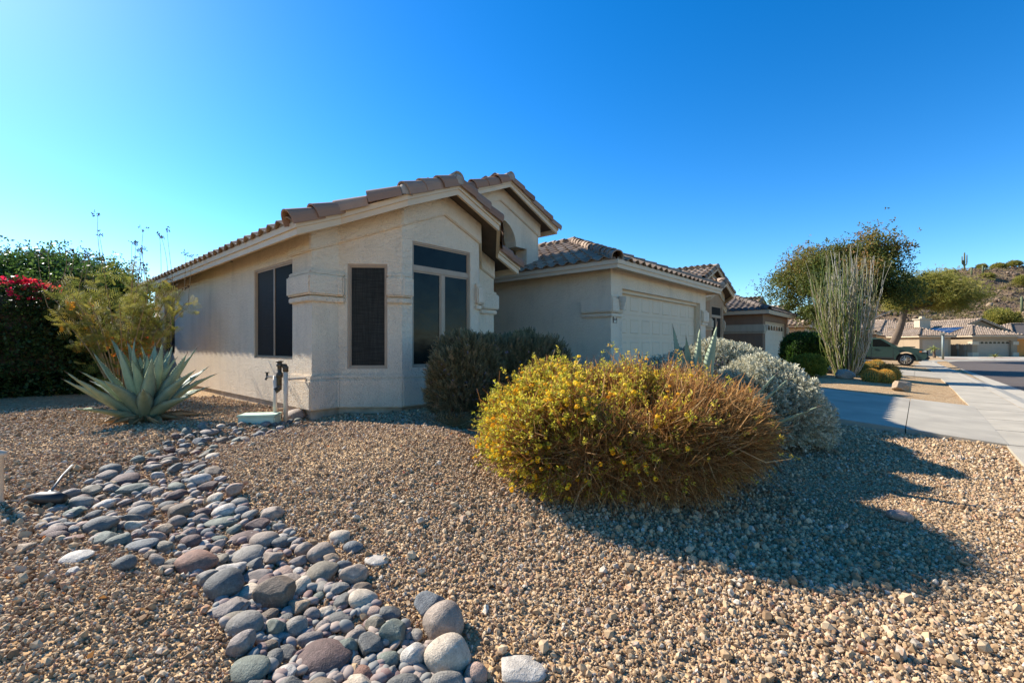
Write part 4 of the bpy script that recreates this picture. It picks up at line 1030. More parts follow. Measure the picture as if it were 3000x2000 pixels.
ft = join_t(ft)
k = (RNG.random(n) < np.clip(leafy[idx_]-.12, 0, 1)*.18*np.clip(1+3*RNG.normal(size=nc)[idx_], 0, 4)); fi = np.where(k)[0]
P = tip[fi]+dd[fi]*.012
scatter('flowers', ft, P, frames(dd[fi]+np.array([0, 0, .4])), RNG.uniform(.014, .032, len(P)), M['lant_flower'], LA, None, True)
# drooping bare stems at the foot
paths = []; rads = []
for i in range(420):
    a = random.uniform(0, 6.28); q = np.array([math.cos(a)*rad[0]*random.uniform(.55, .93), math.sin(a)*rad[1]*random.uniform(.55, .93)])
    c, s = math.cos(YAW), math.sin(YAW); q = np.array([c*q[0]-s*q[1], s*q[0]+c*q[1]])
    b0 = np.array([*(C0+q*.45), zb+.02]); b2 = np.array([*(C0+q*1.12), zb+random.uniform(.03, .32)])
    paths.append(bez(b0, (b0+b2)/2+np.array([random.uniform(-.1, .1), random.uniform(-.1, .1), random.uniform(.1, .3)]), b2, 6)); rads.append([.005, .005, .004, .004, .003, .0015])
tubes('stems', paths, rads, 3, M['twig'], LA, RNG.random(len(paths))*.7)

# ------------------------------------------------------------------ rosemary by the bay window
def sprig_bush(name, label, px, Y, rad, seed, mat, n, size, tm, cat='bush', up=.7, amp=.12, box=2.4, zoff=.45, flower=None, nf=0, rndc=(.5, .25), kk=5.0, group=None, yaw=YAW, zmin=-.55, h=None, xy=None):
    c = np.array(xy if xy is not None else at(px, Y)); z0 = float(T(*c)); h = h or z0+rad[2]*zoff
    t_ = thing(name, label, cat, (c[0], c[1], z0), group=group); cen = (c[0], c[1], h)
    core('light_block_core', cen, rad, seed, M['core_pod_brown'], t_, box, amp, kk, yaw, .74)
    P, Nn, D, t = bush_pts(n, cen, rad, seed, box, amp, zmin, .22, kk, yaw); P[:, 2] = np.maximum(P[:, 2], z0+.01)
    d = Nn*.9+RNG.normal(size=(n, 3))*.38+np.array([0, 0, up])
    scatter('foliage', tm, P, frames(d), RNG.uniform(size*.7, size*1.35, n), mat, t_, np.clip(RNG.normal(rndc[0], rndc[1], n), 0, 1), True)
    if flower:
        P, Nn, D, t = bush_pts(nf, cen, rad, seed, box, amp, -.2, .04, kk, yaw)
        if isinstance(flower, tuple):
            flower, fseed = flower; P2 = P[lumps(D, fseed, 6) > .28]; Nn = Nn[lumps(D, fseed, 6) > .28]; P = P2
        scatter('flowers', sprig_t(4, .6, 1.2, .8, r_), P+Nn*.03, frames(Nn+RNG.normal(size=(len(P), 3))*.3), RNG.uniform(.015, .03, len(P)), M[flower], t_, None, True)
    return t_
ros = sprig_t(12, .22, .75, .30, r_, .012)
sprig_bush('rosemary_bush', 'dark rounded rosemary bush touching the bay window, left of its twin', 1368, 5.6, (.40, .40, .54), 31, M['rosemary'], 6500, .115, ros, flower='rose_flower', nf=120, zoff=.92, box=3.0, amp=.15, kk=9, up=1.0)
sprig_bush('rosemary_bush', 'wider dark rosemary bush against the shaded garage wall behind the lantana', 1522, 6.05, (.56, .48, .57), 32, M['rosemary'], 9000, .115, ros, flower='rose_flower', nf=160, zoff=.94, box=3.0, amp=.15, kk=9, up=1.0)
# dry clippings beside them
c = np.array(at(1335, 5.02)); z0 = float(T(*c)); dc = thing('dry_brush_pile', 'low heap of dry brown sticks at the foot of the rosemary', 'brush pile', (c[0], c[1], z0))
P = np.stack([c[0]+RNG.normal(0, .10, 420), c[1]+RNG.normal(0, .10, 420), z0+RNG.random(420)*.08], 1)
d = RNG.normal(size=(420, 3)); d[:, 2] = np.abs(d[:, 2])*.5; L = RNG.uniform(.08, .22, 420)
scatter('sticks', twig_t(.2, .011), P, frames(d), L, M['twig'], dc, None, True)

# ------------------------------------------------------------------ silver shrubs
sil = sprig_t(9, .55, 1.1, .34, r_)
sprig_bush('silver_shrub', 'big silvery leaved shrub with violet flowers at the near edge of the driveway', 2232, 5.75, (.60, .62, .55), 41, M['silver'], 9500, .082, sil, flower=('violet', 5), nf=1500, zoff=.74, up=.5, amp=.16)
sprig_bush('silver_shrub', 'silvery shrub in front of the garage door, right of the agave spikes', 2110, 6.75, (.68, .62, .64), 42, M['silver'], 7500, .082, sil, flower=('violet', 6), nf=700, zoff=.86, up=.5, amp=.16)
sprig_bush('silver_shrub', 'smallest greyish shrub behind the agave spikes, left of the silvery ones', 1962, 6.7, (.42, .40, .44), 43, M['silver'], 3200, .08, sil, flower=('violet', 7), nf=300, zoff=.95, up=.5, amp=.16)
sprig_bush('silver_shrub', 'pale brownish silver shrub at the back beside the driveway', 2205, 7.9, (.34, .34, .50), 44, M['silver'], 2600, .08, sil, zoff=.95, up=.5, amp=.16)

# ------------------------------------------------------------------ agaves
def agave_leaf(L, W, el, bend, mat, teeth=True, fold=.22, twist=0.0, n=16):
    mb = MB(); rows = []; r = .05; z = .04; a = el
    for i in range(n+1):
        t = i/n
        w = W*(.62+.38*math.sin(min(1, t/.5)*math.pi/2))*(1-max(0, (t-.42)/.58)**1.55) if t < 1 else 0
        w = max(w, .002)
        rows.append((r, z, a, w, t)); r += L/n*math.cos(a); z += L/n*math.sin(a); a -= bend/n*(.4+1.2*t)
    for (r, z, a, w, t) in rows:
        nx, nz = -math.sin(a), math.cos(a)
        ph = twist*t
        for s in (-1, -.55, 0, .55, 1):
            lift = fold*w*abs(s)**1.6-.006*math.sin(t*31)*abs(s)
            y = s*w/2; q = lift
            y, q = y*math.cos(ph)-q*math.sin(ph), y*math.sin(ph)+q*math.cos(ph)
            mb.v.append((r+nx*q, y, z+nz*q))
        for s in (-.55, 0, .55):
            th = .05*(1-t)**.8*(1-abs(s)*.5)*min(1, W/.16)+.003
            q = fold*w*abs(s)**1.6-th; y = s*w/2
            y, q = y*math.cos(ph)-q*math.sin(ph), y*math.sin(ph)+q*math.cos(ph)
            mb.v.append((r+nx*q, y, z+nz*q))
    for i in range(n):
        p, q = 8*i, 8*i+8
        for k in range(4): mb.f.append((p+k, p+k+1, q+k+1, q+k))
        for a_, b_ in ((0, 5), (5, 6), (6, 7), (7, 4)): mb.f.append((p+b_, p+a_, q+a_, q+b_))
    me = mb.mesh('leaf', smooth=True); me.materials.append(mat)
    tv = MB()
    if teeth:
        for i in range(1, n-1):
            for s, k in ((-1, 0), (1, 4)):
                for sub in (0, .5):
                    p = Vector(mb.v[8*i+k]).lerp(Vector(mb.v[8*i+8+k]), sub); q = Vector(mb.v[8*i+8+k])
                    d = (q-p).normalized(); o = p+Vector((0, s*.011, .004))+d*.012
                    tv.add([p, p+d*.014, o], [(0, 1, 2)])
        p = Vector(mb.v[8*n+2]); q = Vector(mb.v[8*n-6]); d = (p-q).normalized(); tv.tube([p-d*.03, p+d*.035], [.006, .0008], 5)
    return me, (tv.mesh('spines') if teeth else None)
def agave(label, c, z0, spec, name='agave'):
    t_ = thing(name, label, 'agave', (c[0], c[1], z0))
    for az, el, L, W, bend, dry in spec:
        me, tm = agave_leaf(L, W, el, bend, M['agave_dry'] if dry else M['agave'], not dry, .22 if not dry else .5, random.uniform(-.3, .3))
        o = link_copy(me, 'leaf', Matrix.Rotation(az, 4, 'Z'), t_)
        if dry: o['label'] = 'dried brown curled leaf'
        if tm: tm.materials.append(M['spine']); link_copy(tm, 'spines', Matrix.Identity(4), o)
    return t_
random.seed(12)
spec = []
for i in range(34):
    az = i*2.39996+random.uniform(-.25, .25); k = i/33                                # inner leaves first
    spec.append((az, R(87-62*k**1.15)+random.uniform(-.12, .12), random.uniform(.84, 1.12)*(1-.15*abs(k-.35)), random.uniform(.15, .215), random.uniform(-.35, .5), False))
for i in range(11): spec.append((random.uniform(0, 6.28), R(random.uniform(-2, 9)), random.uniform(.35, .68), .12, random.uniform(.05, .5), True))
c = ground(428, 1236); agave('huge blue green agave with toothed leaves beside the dry creek at the left', c[:2], c[2], spec)
spec = []
base2 = at(2030, 4.95)
for daz, el, L, W, bend in ((2.0, 80, 1.36, .21, .02), (1.75, 86, 1.22, .17, 0), (-1.4, 86, 1.32, .18, -.02), (-1.0, 80, 1.36, .21, .0), (-.35, 46, 1.12, .15, -.1), (-.15, 38, 1.20, .15, -.1), (.2, 52, .98, .12, -.05), (-.5, 24, 1.22, .12, -.1),
                            (3.0, 62, 1.15, .13, -.05), (2.7, 52, 1.25, .12, -.1), (1.6, 55, 1.0, .15, 0), (.9, 45, 1.0, .15, 0), (2.1, 35, 1.0, .15, 0), (-.9, 20, .9, .15, 0), (-1.7, 60, .8, .15, 0), (-2.4, 55, .8, .15, 0), (.4, 18, .95, .14, 0), (1.3, 15, .9, .14, 0)):
    spec.append((YAW+daz, R(el), L, W, bend, False))
agave('grey green agave with spear leaves rising behind the lantana', base2, float(T(*base2)), spec)

# ------------------------------------------------------------------ bird of paradise shrub
c = np.array(at(362, 8.4)); z0 = float(T(*c)); BP = thing('bird_of_paradise_shrub', 'tall feathery yellow green shrub with seed stalks beside the house wall', 'shrub', (c[0], c[1], z0))
pin = join_t([place_t(leaf_t(.5, .05), (s*.9, 0, .45), (0, 0, .08+.92*i/5), .24) for i in range(6) for s in (-1, 1)])
frond = join_t([place_t(pin, (s*.85, .1, .5), (0, 0, .15+.8*i/5), .5*(1-.35*abs(i-2.2)/3)) for i in range(6) for s in (-1, 1)])
P = []; Dv = []; paths = []; rads = []; rc = []
for i in range(30):
    a = random.uniform(0, 6.28); s = random.uniform(.25, 1.0); q = np.array([math.cos(a), math.sin(a)])
    q = RGT*q[0]*1.45*s+FWD*q[1]*.8*s; top = np.array([*(c+q), z0+random.uniform(1.95, 2.7)*(1-.24*s*s)])
    b0 = np.array([*(c+q*.12), z0]); pth = bez(b0, b0*.5+top*.5+np.array([*(-q*.12), .25]), top, 10); paths.append(pth); rads.append(np.linspace(.017, .004, 10))
    for k in range(20):
        t = random.uniform(.42, 1.0); p = pth[int(t*9)]; an = random.uniform(0, 6.28)
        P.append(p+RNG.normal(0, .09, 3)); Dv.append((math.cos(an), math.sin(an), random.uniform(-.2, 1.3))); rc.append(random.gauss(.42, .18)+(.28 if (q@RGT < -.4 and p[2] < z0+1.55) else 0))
    if random.random() < .85:                              # bare seed stalk
        e = pth[-1]; tp = e+np.array([random.uniform(-.12, .12), random.uniform(-.12, .12), random.uniform(.45, 1.05)])
        paths.append(bez(e, (e+tp)/2+RNG.normal(0, .04, 3), tp, 6)); rads.append(np.linspace(.005, .003, 6))
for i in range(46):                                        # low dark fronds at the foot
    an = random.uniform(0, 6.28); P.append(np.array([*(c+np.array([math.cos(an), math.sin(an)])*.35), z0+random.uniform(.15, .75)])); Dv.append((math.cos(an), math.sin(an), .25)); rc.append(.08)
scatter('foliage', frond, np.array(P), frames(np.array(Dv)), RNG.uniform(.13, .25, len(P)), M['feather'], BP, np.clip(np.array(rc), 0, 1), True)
tubes('stems', paths, rads, 5, plain('shrub_stem', (.33, .22, .11), .8, .2, 15), BP)
pods = [p[-1] for p in paths if np.ptp(p[:, 2]) > .2 and p[-1][2] > z0+2.0]
P = np.repeat(np.array(pods), 7, 0)+RNG.normal(0, .028, (len(pods)*7, 3)); dd = RNG.normal(size=(len(P), 3))
scatter('seed_pods', sprig_t(3, .7, .9, .9, r_), P, frames(dd), .035, M['core_pod_brown'], BP, None, True)
P = np.stack([c[0]+RNG.normal(.15, .16, 60), c[1]+RNG.normal(-.1, .12, 60), z0+RNG.uniform(.75, 1.1, 60)], 1)
scatter('flowers', sprig_t(5, .7, 1.2, .8, r_), P, frames(RNG.normal(size=(60, 3))+np.array([0, 0, 1])), .05, attr_mat('orange_red_flower', [(0, (.7, .05, .02)), (1, (.8, .25, .03))], .6, .4), BP, None, True)

# ------------------------------------------------------------------ bougainvillea hedge and trees at the left
BG = thing('bougainvillea_hedge', 'dense dark bougainvillea hedge with red flowers along its top at the left', 'hedge', (-2.6, 14.0, .42))
bx = (-2.7, 13.75, 1.45); br = (4.1, 1.15, 1.16)
core('light_block_core', bx, br, 51, M['core_pod_brown'], BG, 5.0, .04, 7, 0, .86)
P, Nn, D, t = bush_pts(36000, bx, br, 51, 5.0, .05, -.9, .14, 7, 0); P[:, 2] = np.maximum(P[:, 2], .43)
P = P+Nn*(RNG.random(len(P))**3*.16)[:, None]
scatter('foliage', sprig_t(4, .6, 1.1, .7, r_), P, frames(Nn*.8+RNG.normal(size=(len(P), 3))*.5), RNG.uniform(.07, .13, len(P)), M['boug'], BG, None, True)
P, Nn, D, t = bush_pts(26000, bx, br, 51, 5.0, .05, .2, .04, 7, 0)
k = (P[:, 2] > 2.15) & (lumps(P*.9, 9, 6) > -.04); P, Nn = P[k], Nn[k]
k = RNG.random(len(P)) < np.clip((P[:, 2]-2.05)/.5, 0, 1)*.30; P, Nn = P[k], Nn[k]
scatter('flowers', sprig_t(4, .8, 1.0, .7, r_), P+Nn*.10, frames(Nn+RNG.normal(size=(len(P), 3))*.5), RNG.uniform(.06, .11, len(P)), M['bract'], BG, None, True)

def tree(name, label, base, fork, crown, n_cl, per, cl_r, leaf, size, mat, trunk_r, seed, rndf=None, cat='tree', limbs=9, bark='bark', shell=.55, group=None, flat=.8, leafup=.2):
    """base, fork points; crown = (centre, radii); clusters of leaves near the crown's outer part, limbs reaching them"""
    rg = np.random.default_rng(seed); t_ = thing(name, label, cat, tuple(base), group=group)
    cc, cr = np.array(crown[0], float), np.array(crown[1], float); base = np.array(base, float); fork = np.array(fork, float)
    ce = []
    while len(ce) < n_cl:
        d = rg.normal(size=3); d /= np.linalg.norm(d); r = shell+(1-shell)*rg.random()**.6
        if d[2] < -.55 and rg.random() < .6: continue
        ce.append(cc+d*r*cr*(1+.20*lumps(d[None], seed, 4)[0]*2)*(1+.10*rg.normal()))
    ce = np.array(ce)
    mid = (base+fork)/2+rg.normal(0, .06, 3)*np.linalg.norm(fork-base)
    paths = [bez(base, mid, fork, 9)]; rads = [np.linspace(trunk_r*1.15, trunk_r*.72, 9)]
    ends = []
    for i in range(limbs):
        e = cc+(ce[rg.integers(len(ce))]-cc)*.62; m_ = fork*.55+e*.45+rg.normal(0, .18, 3)+np.array([0, 0, .25])
        p = bez(fork, m_, e, 9); paths.append(p); rads.append(np.linspace(trunk_r*.55, trunk_r*.12, 9)); ends.append(p)
    for e in ce:
        src = min((p[k] for p in ends for k in (4, 6, 8)), key=lambda q: np.linalg.norm(q-e))
        paths.append(bez(src, (src+e)/2+rg.normal(0, .1, 3), e, 5)); rads.append(np.linspace(trunk_r*.13, trunk_r*.035, 5))
    tubes('trunk', paths[:1], rads[:1], 10, M[bark], t_); tubes('branches', paths[1:], rads[1:], 5, M[bark], t_)
    sc = rg.uniform(.6, 1.35, n_cl)
    P = np.repeat(ce, per, 0)+rg.normal(size=(n_cl*per, 3))*np.repeat(sc, per)[:, None]*np.array([cl_r, cl_r, cl_r*flat])*.55
    D = rg.normal(size=(len(P), 3))+np.array([0, 0, leafup]); rv = np.clip(np.repeat(rg.normal(.45, .2, n_cl), per)+rg.normal(0, .16, len(P)), 0, 1)
    if rndf is not None: rv = np.clip(rv+rndf(P), 0, 1)
    scatter('crown', leaf, P, frames(D), rg.uniform(size*.7, size*1.3, len(P)), mat, t_, rv, True)
    return t_
lq = sprig_t(3, .55, 1.2, .75, r_)
b = at(40, 16.5); tree('evergreen_tree', 'dark green leafy tree behind the hedge at the left edge of the photo', (*b, .4), (b[0], b[1], 2.0), ((b[0], b[1], 3.0), (2.1, 2.1, 1.5)), 95, 420, .70, lq, .15, M['ficus'], .16, 61, shell=.6)
b = at(205, 16.2); tree('evergreen_tree', 'lower dark green tree behind the red flowered hedge, nearer the house', (*b, .4), (b[0], b[1], 1.8), ((b[0], b[1], 2.9), (1.75, 1.75, 1.35)), 80, 400, .60, lq, .14, M['ficus'], .14, 62, shell=.6)

# ------------------------------------------------------------------ shrubs and trees up the street
oval = sprig_t(5, .6, 1.1, .5, r_)
sprig_bush('hedge_shrub', 'dark green clipped shrub left of the ocotillo', 2357, 19.5, (.80, .7, .85), 71, M['hedge'], 9000, .11, oval, zoff=.80, box=3.4, amp=.06, zmin=-.8)
sprig_bush('round_shrub', 'low round yellow green shrub beside the driveway', 2367, 16.6, (.53, .5, .42), 72, M['ygreen'], 5000, .085, oval, zoff=.72, box=2.4, amp=.06)
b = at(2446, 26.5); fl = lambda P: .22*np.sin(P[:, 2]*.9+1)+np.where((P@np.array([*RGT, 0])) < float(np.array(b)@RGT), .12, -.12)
tree('leafy_tree', 'broad tree with olive and rust brown leaves behind the ocotillo', (*b, .25), (b[0], b[1], 2.4), ((b[0]+.1, b[1], 5.2), (3.2, 3.2, 2.4)), 80, 330, .80, lq, .17, M['ash'], .2, 81, fl, shell=.3)
b = at(2582, 41); f_ = at(2648, 40.0); cc = at(2722, 40)
ml = join_t([place_t(leaf_t(.4, .03), (s*.8, 0, .5), (0, 0, .1+.9*i/4), .3) for i in range(5) for s in (-1, 1)])
tree('mesquite_tree', 'leaning mesquite tree with dark trunk and airy yellow green crown', (*b, .1), (*f_, 4.4), ((*cc, 5.9), (3.3, 3.3, 1.8)), 95, 170, .85, ml, .30, M['mesq'], .34, 82, limbs=11, shell=.35, flat=.55, leafup=-.3)

# ocotillo
c = np.array(at(2478, 17.6)); z0 = float(T(*c)); OC = thing('ocotillo', 'tall vase shaped ocotillo with hundreds of thin upright canes', 'ocotillo', (c[0], c[1], z0))
paths = []; rads = []; rc = []
for i in range(270):
    a = random.uniform(0, 6.28); s = math.sqrt(random.random()); q = np.array([math.cos(a), math.sin(a)])*s
    hgt = random.uniform(2.3, 5.2)*(1-.10*s); b0 = np.array([*(c+q*.34), z0]); tp = np.array([*(c+q*(.48+.19*hgt)*random.uniform(.7, 1.1)), z0+hgt]); tp[:2] += RNG.normal(0, .12, 2)
    m_ = np.array([*(c+q*.92), z0+hgt*.42]); p = bez(b0, m_, tp, 10)+RNG.normal(0, .03, (10, 3)); paths.append(p); rads.append(np.linspace(.017, .007, 10)); rc.append(np.clip(.58+.3*random.gauss(0, 1)+.12*q@RGT*2, 0, 1))
    for _ in range(random.randrange(3)):
        k = random.randrange(4, 9); e = p[k]+np.array([random.gauss(0, .10), random.gauss(0, .10), random.uniform(.4, 1.0)]); paths.append(bez(p[k], p[k]+(e-p[k])*.5+RNG.normal(0, .05, 3), e, 5)); rads.append(np.linspace(.012, .006, 5)); rc.append(random.random())
for i in range(9):
    p = random.choice([q for q in paths if len(q) == 10]); k = random.randrange(3, 8); e = p[k]+np.array([*(RGT*random.uniform(-.9, .9)), random.uniform(.0, .6)]); paths.append(bez(p[k], (p[k]+e)/2, e, 5)); rads.append(np.linspace(.014, .008, 5)); rc.append(.95)
M['cane'] = attr_mat('cane_bark', [(0, (.10, .15, .03)), (.3, (.17, .21, .06)), (.5, (.24, .19, .10)), (.75, (.30, .28, .23)), (1, (.44, .42, .38))], .7)
tubes('canes', paths, rads, 4, M['cane'], OC, rc)
P = np.concatenate([p[3:] for p in paths if len(p) == 10]); P = P[RNG.random(len(P)) < .8]; P = np.repeat(P, 5, 0)+RNG.normal(0, .035, (len(P)*5, 3))*np.array([1, 1, 5])
wl = np.clip(.85-.30*((P[:, :2]-c)@RGT), .15, 1)*np.clip((z0+4.6-P[:, 2])/2.2, .1, 1); P = P[RNG.random(len(P)) < wl*.5]
scatter('leaves', leaf_t(.6), P, frames(RNG.normal(size=(len(P), 3))+np.array([0, 0, .4])), .055, M['ygreen'], OC, None, True)

# golden barrel cacti
M['barrel'] = plain('barrel_cactus_skin', (.10, .14, .035), .7, .2, 20)
M['gold'] = attr_mat('golden_spine', [(0, (.55, .30, .05)), (.5, (.78, .54, .12)), (1, (.88, .72, .30))], .6, .5)
def barrel_cactus(px, py, r, label):
    u, v, z, Y = ground(px, py); rr = r/1333*Y; t_ = thing('barrel_cactus', label, 'cactus', (u, v, z-.02), group='golden barrel cacti')
    n = 44; prof = [(.02, 0), (.62, .06), (.9, .35), (1.0, .8), (.93, 1.2), (.72, 1.52), (.42, 1.70), (.15, 1.74), (0, 1.68)]
    mb = MB(); m = n
    for q, zz in prof:
        for k in range(n): a = 2*math.pi*k/n; w = 1-(.11 if k % 2 else 0)*min(1, q*2); mb.v.append((q*w*rr*math.cos(a), q*w*rr*math.sin(a), zz*rr))
    for i in range(len(prof)-1):
        for k in range(n): k2 = (k+1) % n; mb.f.append((i*n+k, i*n+k2, (i+1)*n+k2, (i+1)*n+k))
    mb.build('body', M['barrel'], t_, smooth=False)
    P = []; D = []
    for k in range(0, n, 2):
        a = 2*math.pi*k/n
        for i in range(26):
            t = .12+.86*i/25; th = math.pi*(t*1.0)-math.pi/2
            q = math.cos(th*.96); zz = .87+.87*math.sin(th)
            for s in range(5): P.append((q*rr*math.cos(a), q*rr*math.sin(a), zz*rr)); D.append((math.cos(a)*q+random.gauss(0, .55), math.sin(a)*q+random.gauss(0, .55), math.sin(th)+random.gauss(0, .55)))
    scatter('spines', twig_t(.08, .05), np.array(P), frames(np.array(D)), RNG.uniform(.04, .085, len(P)), M['gold'], t_)
for px, py, r, lb in ((2524, 1098, 19, 'leftmost golden barrel cactus, beside the ocotillo base'), (2551, 1119, 21, 'front left golden barrel cactus, lowest of the cluster'), (2569, 1090, 20, 'golden barrel cactus at the back middle of the cluster'),
                      (2571, 1103, 17, 'half hidden golden barrel cactus in the centre of the cluster'), (2594, 1121, 21, 'front right golden barrel cactus nearest the tan boulder'), (2614, 1112, 18, 'rightmost golden barrel cactus of the cluster'), (2546, 1090, 17, 'small golden barrel cactus behind the leftmost ones')):
    barrel_cactus(px, py, r, lb)
sprig_bush('dried_cactus', 'withered tan clump at the back right of the barrel cacti', 2598, 17.2, (.26, .26, .24), 77, attr_mat('withered_tan', [(0, (.24, .13, .04)), (1, (.55, .36, .12))], .8), 700, .14, sprig_t(4, .3, .8, .6, r_), cat='cactus', zoff=.6)
for px, py, w, hh, kind, colr, lb in ((2641, 1146, 64, 33, 'boulder', 'tan', 'tan angular boulder in front of the barrel cacti'), (2474, 1110, 60, 30, 'boulder', 'taupe', 'dark brown boulder at the foot of the ocotillo'), (2427, 1092, 44, 18, 'boulder', 'taupe', 'low brown boulder left of the ocotillo')):
    u, v, z, Y = ground(px, py); Wd = w/1333*Y
    add_stone(u, v, z+hh/1333*Y*.45, Wd*1.1, Wd*.7, hh/1333*Y*1.25, YAW+.15, .1, kind, colr, lb, name='boulder', cat='boulder')

# ------------------------------------------------------------------ garden fittings at the left
def gpt(px, Y, dz=0.0):
    u, v = at(px, Y); return np.array([u, v, float(T(u, v))+dz])
BF = thing('backflow_preventer', 'weathered water backflow assembly with two upright pipes beside the house corner', 'water pipe', tuple(gpt(835, 6.14)))
a = gpt(837, 6.14); c = gpt(806, 6.12); zt = EYE-.30
MB().tube([a+(0, 0, -.1), (a[0], a[1], zt-.03)], .029, 14).build('tall_pipe', M['pvc'], BF, True, smooth=True)
m_ = (a+c)/2
mb = MB(); mb.tube([(a[0], a[1], zt-.05), (a[0], a[1], zt+.01), (a[0]*.93+c[0]*.07, a[1]*.93+c[1]*.07, zt+.03), (a[0]*.7+c[0]*.3, a[1]*.7+c[1]*.3, zt+.03)], [.036, .036, .033, .03], 12)
mb.build('elbow', M['pipe_dark'], BF, True, smooth=True)
vx = np.array([a[0]*.42+c[0]*.58, a[1]*.42+c[1]*.58])
mb = MB(); mb.lathe((vx[0], vx[1], 0), [(0, zt-.23), (.030, zt-.23), (.030, zt-.13), (.042, zt-.12), (.042, zt-.06), (.027, zt-.05), (.027, zt+.02), (.040, zt+.03), (.040, zt+.055), (.030, zt+.06), (.030, zt+.08), (.048, zt+.082), (.048, zt+.097), (0, zt+.10)], 14)
mb.build('valve_body', M['pipe_dark'], BF, True, smooth=True)
mb = MB(); mb.tube([(vx[0], vx[1], zt-.21), (vx[0], vx[1], zt-.28), tuple(np.array([*(vx*.5+c[:2]*.5), zt-.31])), (c[0], c[1], zt-.27)], .029, 12); mb.build('lower_elbow', M['pipe_dark'], BF, True, smooth=True)
MB().tube([c+(0, 0, -.1), (c[0], c[1], zt-.10)], .026, 12).build('short_pipe', M['pvc'], BF, True, smooth=True)
MB().tube([c+(0, 0, .05), c+(0, 0, .10)], .038, 12).build('coupling', M['pvc'], BF, True)
l = np.array([*(c[:2]-(a[:2]-c[:2])*.75), zt-.12])
MB().tube([(c[0], c[1], zt-.115), tuple(l+(0, 0, .004))], .016, 8).build('side_arm', M['pvc'], BF, True, smooth=True)
mb = MB(); mb.tube([l, l+(0, 0, .06)], .014, 8); mb.tube([l+(-.02, .02, .065), l+(.02, -.02, .065)], .008, 6); mb.tube([l, l+(-.02, .0, -.035)], .015, 8); mb.build('tap', M['pipe_dark'], BF, True)
MB().tube([(a[0]+.0, a[1], zt-.15), (2.84, a[1]+.02, zt-.15)], .018, 8).build('wall_bracket', M['pvc'], BF, True)

bxp = gpt(762, 5.98); VB = thing('valve_box', 'pale green plastic irrigation box half buried next to the pipes', 'valve box', tuple(bxp), YAW+.15)
MB().box(-.22, .22, -.13, .13, -.12, .10).build('body', M['valve_green'], VB, bev=.012)
MB().box(-.232, .232, -.142, .142, .10, .122).build('lid', M['valve_green'], VB, bev=.008)

sp = gpt(138, 2.98); GL = thing('garden_light', 'fallen black garden spotlight with a bare metal stake at the left of the creek', 'light', tuple(sp))
e = gpt(212, 3.62, .03); s0 = gpt(147, 3.06, .06)
MB().tube([s0, (s0+e)/2+(0, 0, .015), e], [.008, .008, .012], 8).build('stake', M['pipe_grey'], GL, True, smooth=True)
hd = np.array([*(RGT*.11), -.01]); mb = MB(); mb.tube([sp+(0, 0, .05)-hd*1.1, sp+(0, 0, .055)-hd*.4, sp+(0, 0, .06)+hd*.5, sp+(0, 0, .06)+hd*1.0], [.018, .038, .046, .03], 12); mb.build('lamp_head', M['black'], GL, True, smooth=True)
MB().tube([sp+(0, 0, .06), s0], .015, 8).build('knuckle', M['steel'], GL, True)
MB().tube([sp-hd*1.6+(0, 0, .02), sp-hd*2.6+(0, 0, .01), sp-hd*3.0+np.array([.1, -.1, 0.01])], .006, 6).build('cable', M['black'], GL, True)
ep = gpt(-8, 2.95); PO = thing('garden_post', 'pale slim post just cut off by the left edge of the photo', 'post', tuple(ep))
MB().lathe(tuple(ep), [(.03, -.1), (.03, .30), (.045, .31), (.045, .33), (0, .35)], 12).build('post_shaft', M['pvc'], PO, True, smooth=True)

# fallen leaves and petals scattered near the stones
M['litter'] = attr_mat('dry_leaf', [(0, (.35, .12, .04)), (.6, (.5, .26, .09)), (1, (.55, .03, .08))], .8, .2)
P = []
for px, py in ((122, 1587), (30, 1700), (565, 1727), (700, 1698), (795, 1675), (705, 1770), (940, 1840), (255, 1945), (60, 1410), (330, 1830), (1390, 1680), (2085, 1545), (2650, 1470), (2235, 1290), (480, 1760), (1180, 1640)):
    u, v, z, Y = ground(px, py); P.append((u, v, z+.018))
for _ in range(170):
    a_ = random.uniform(0, 6.28); q = C0+(RGT*math.cos(a_)*1.15+FWD*math.sin(a_)*.95)*random.uniform(.8, 1.5) if _ < 110 else np.array(at(random.uniform(150, 1300), random.uniform(1.9, 4.5)))
    P.append((q[0], q[1], float(T(q[0], q[1]))+.014))
scatter('leaf_litter', leaf_t(.6, .25), np.array(P), frames(RNG.normal(size=(len(P), 3))*np.array([1, 1, .25])), RNG.uniform(.014, .034, len(P)), M['litter'], rnd=np.clip(RNG.normal(.4, .22, len(P)), 0, .93))
tag(bpy.data.objects['leaf_litter'], 'stray dry leaves and red petals lying on the gravel', 'leaf litter', kind='stuff')

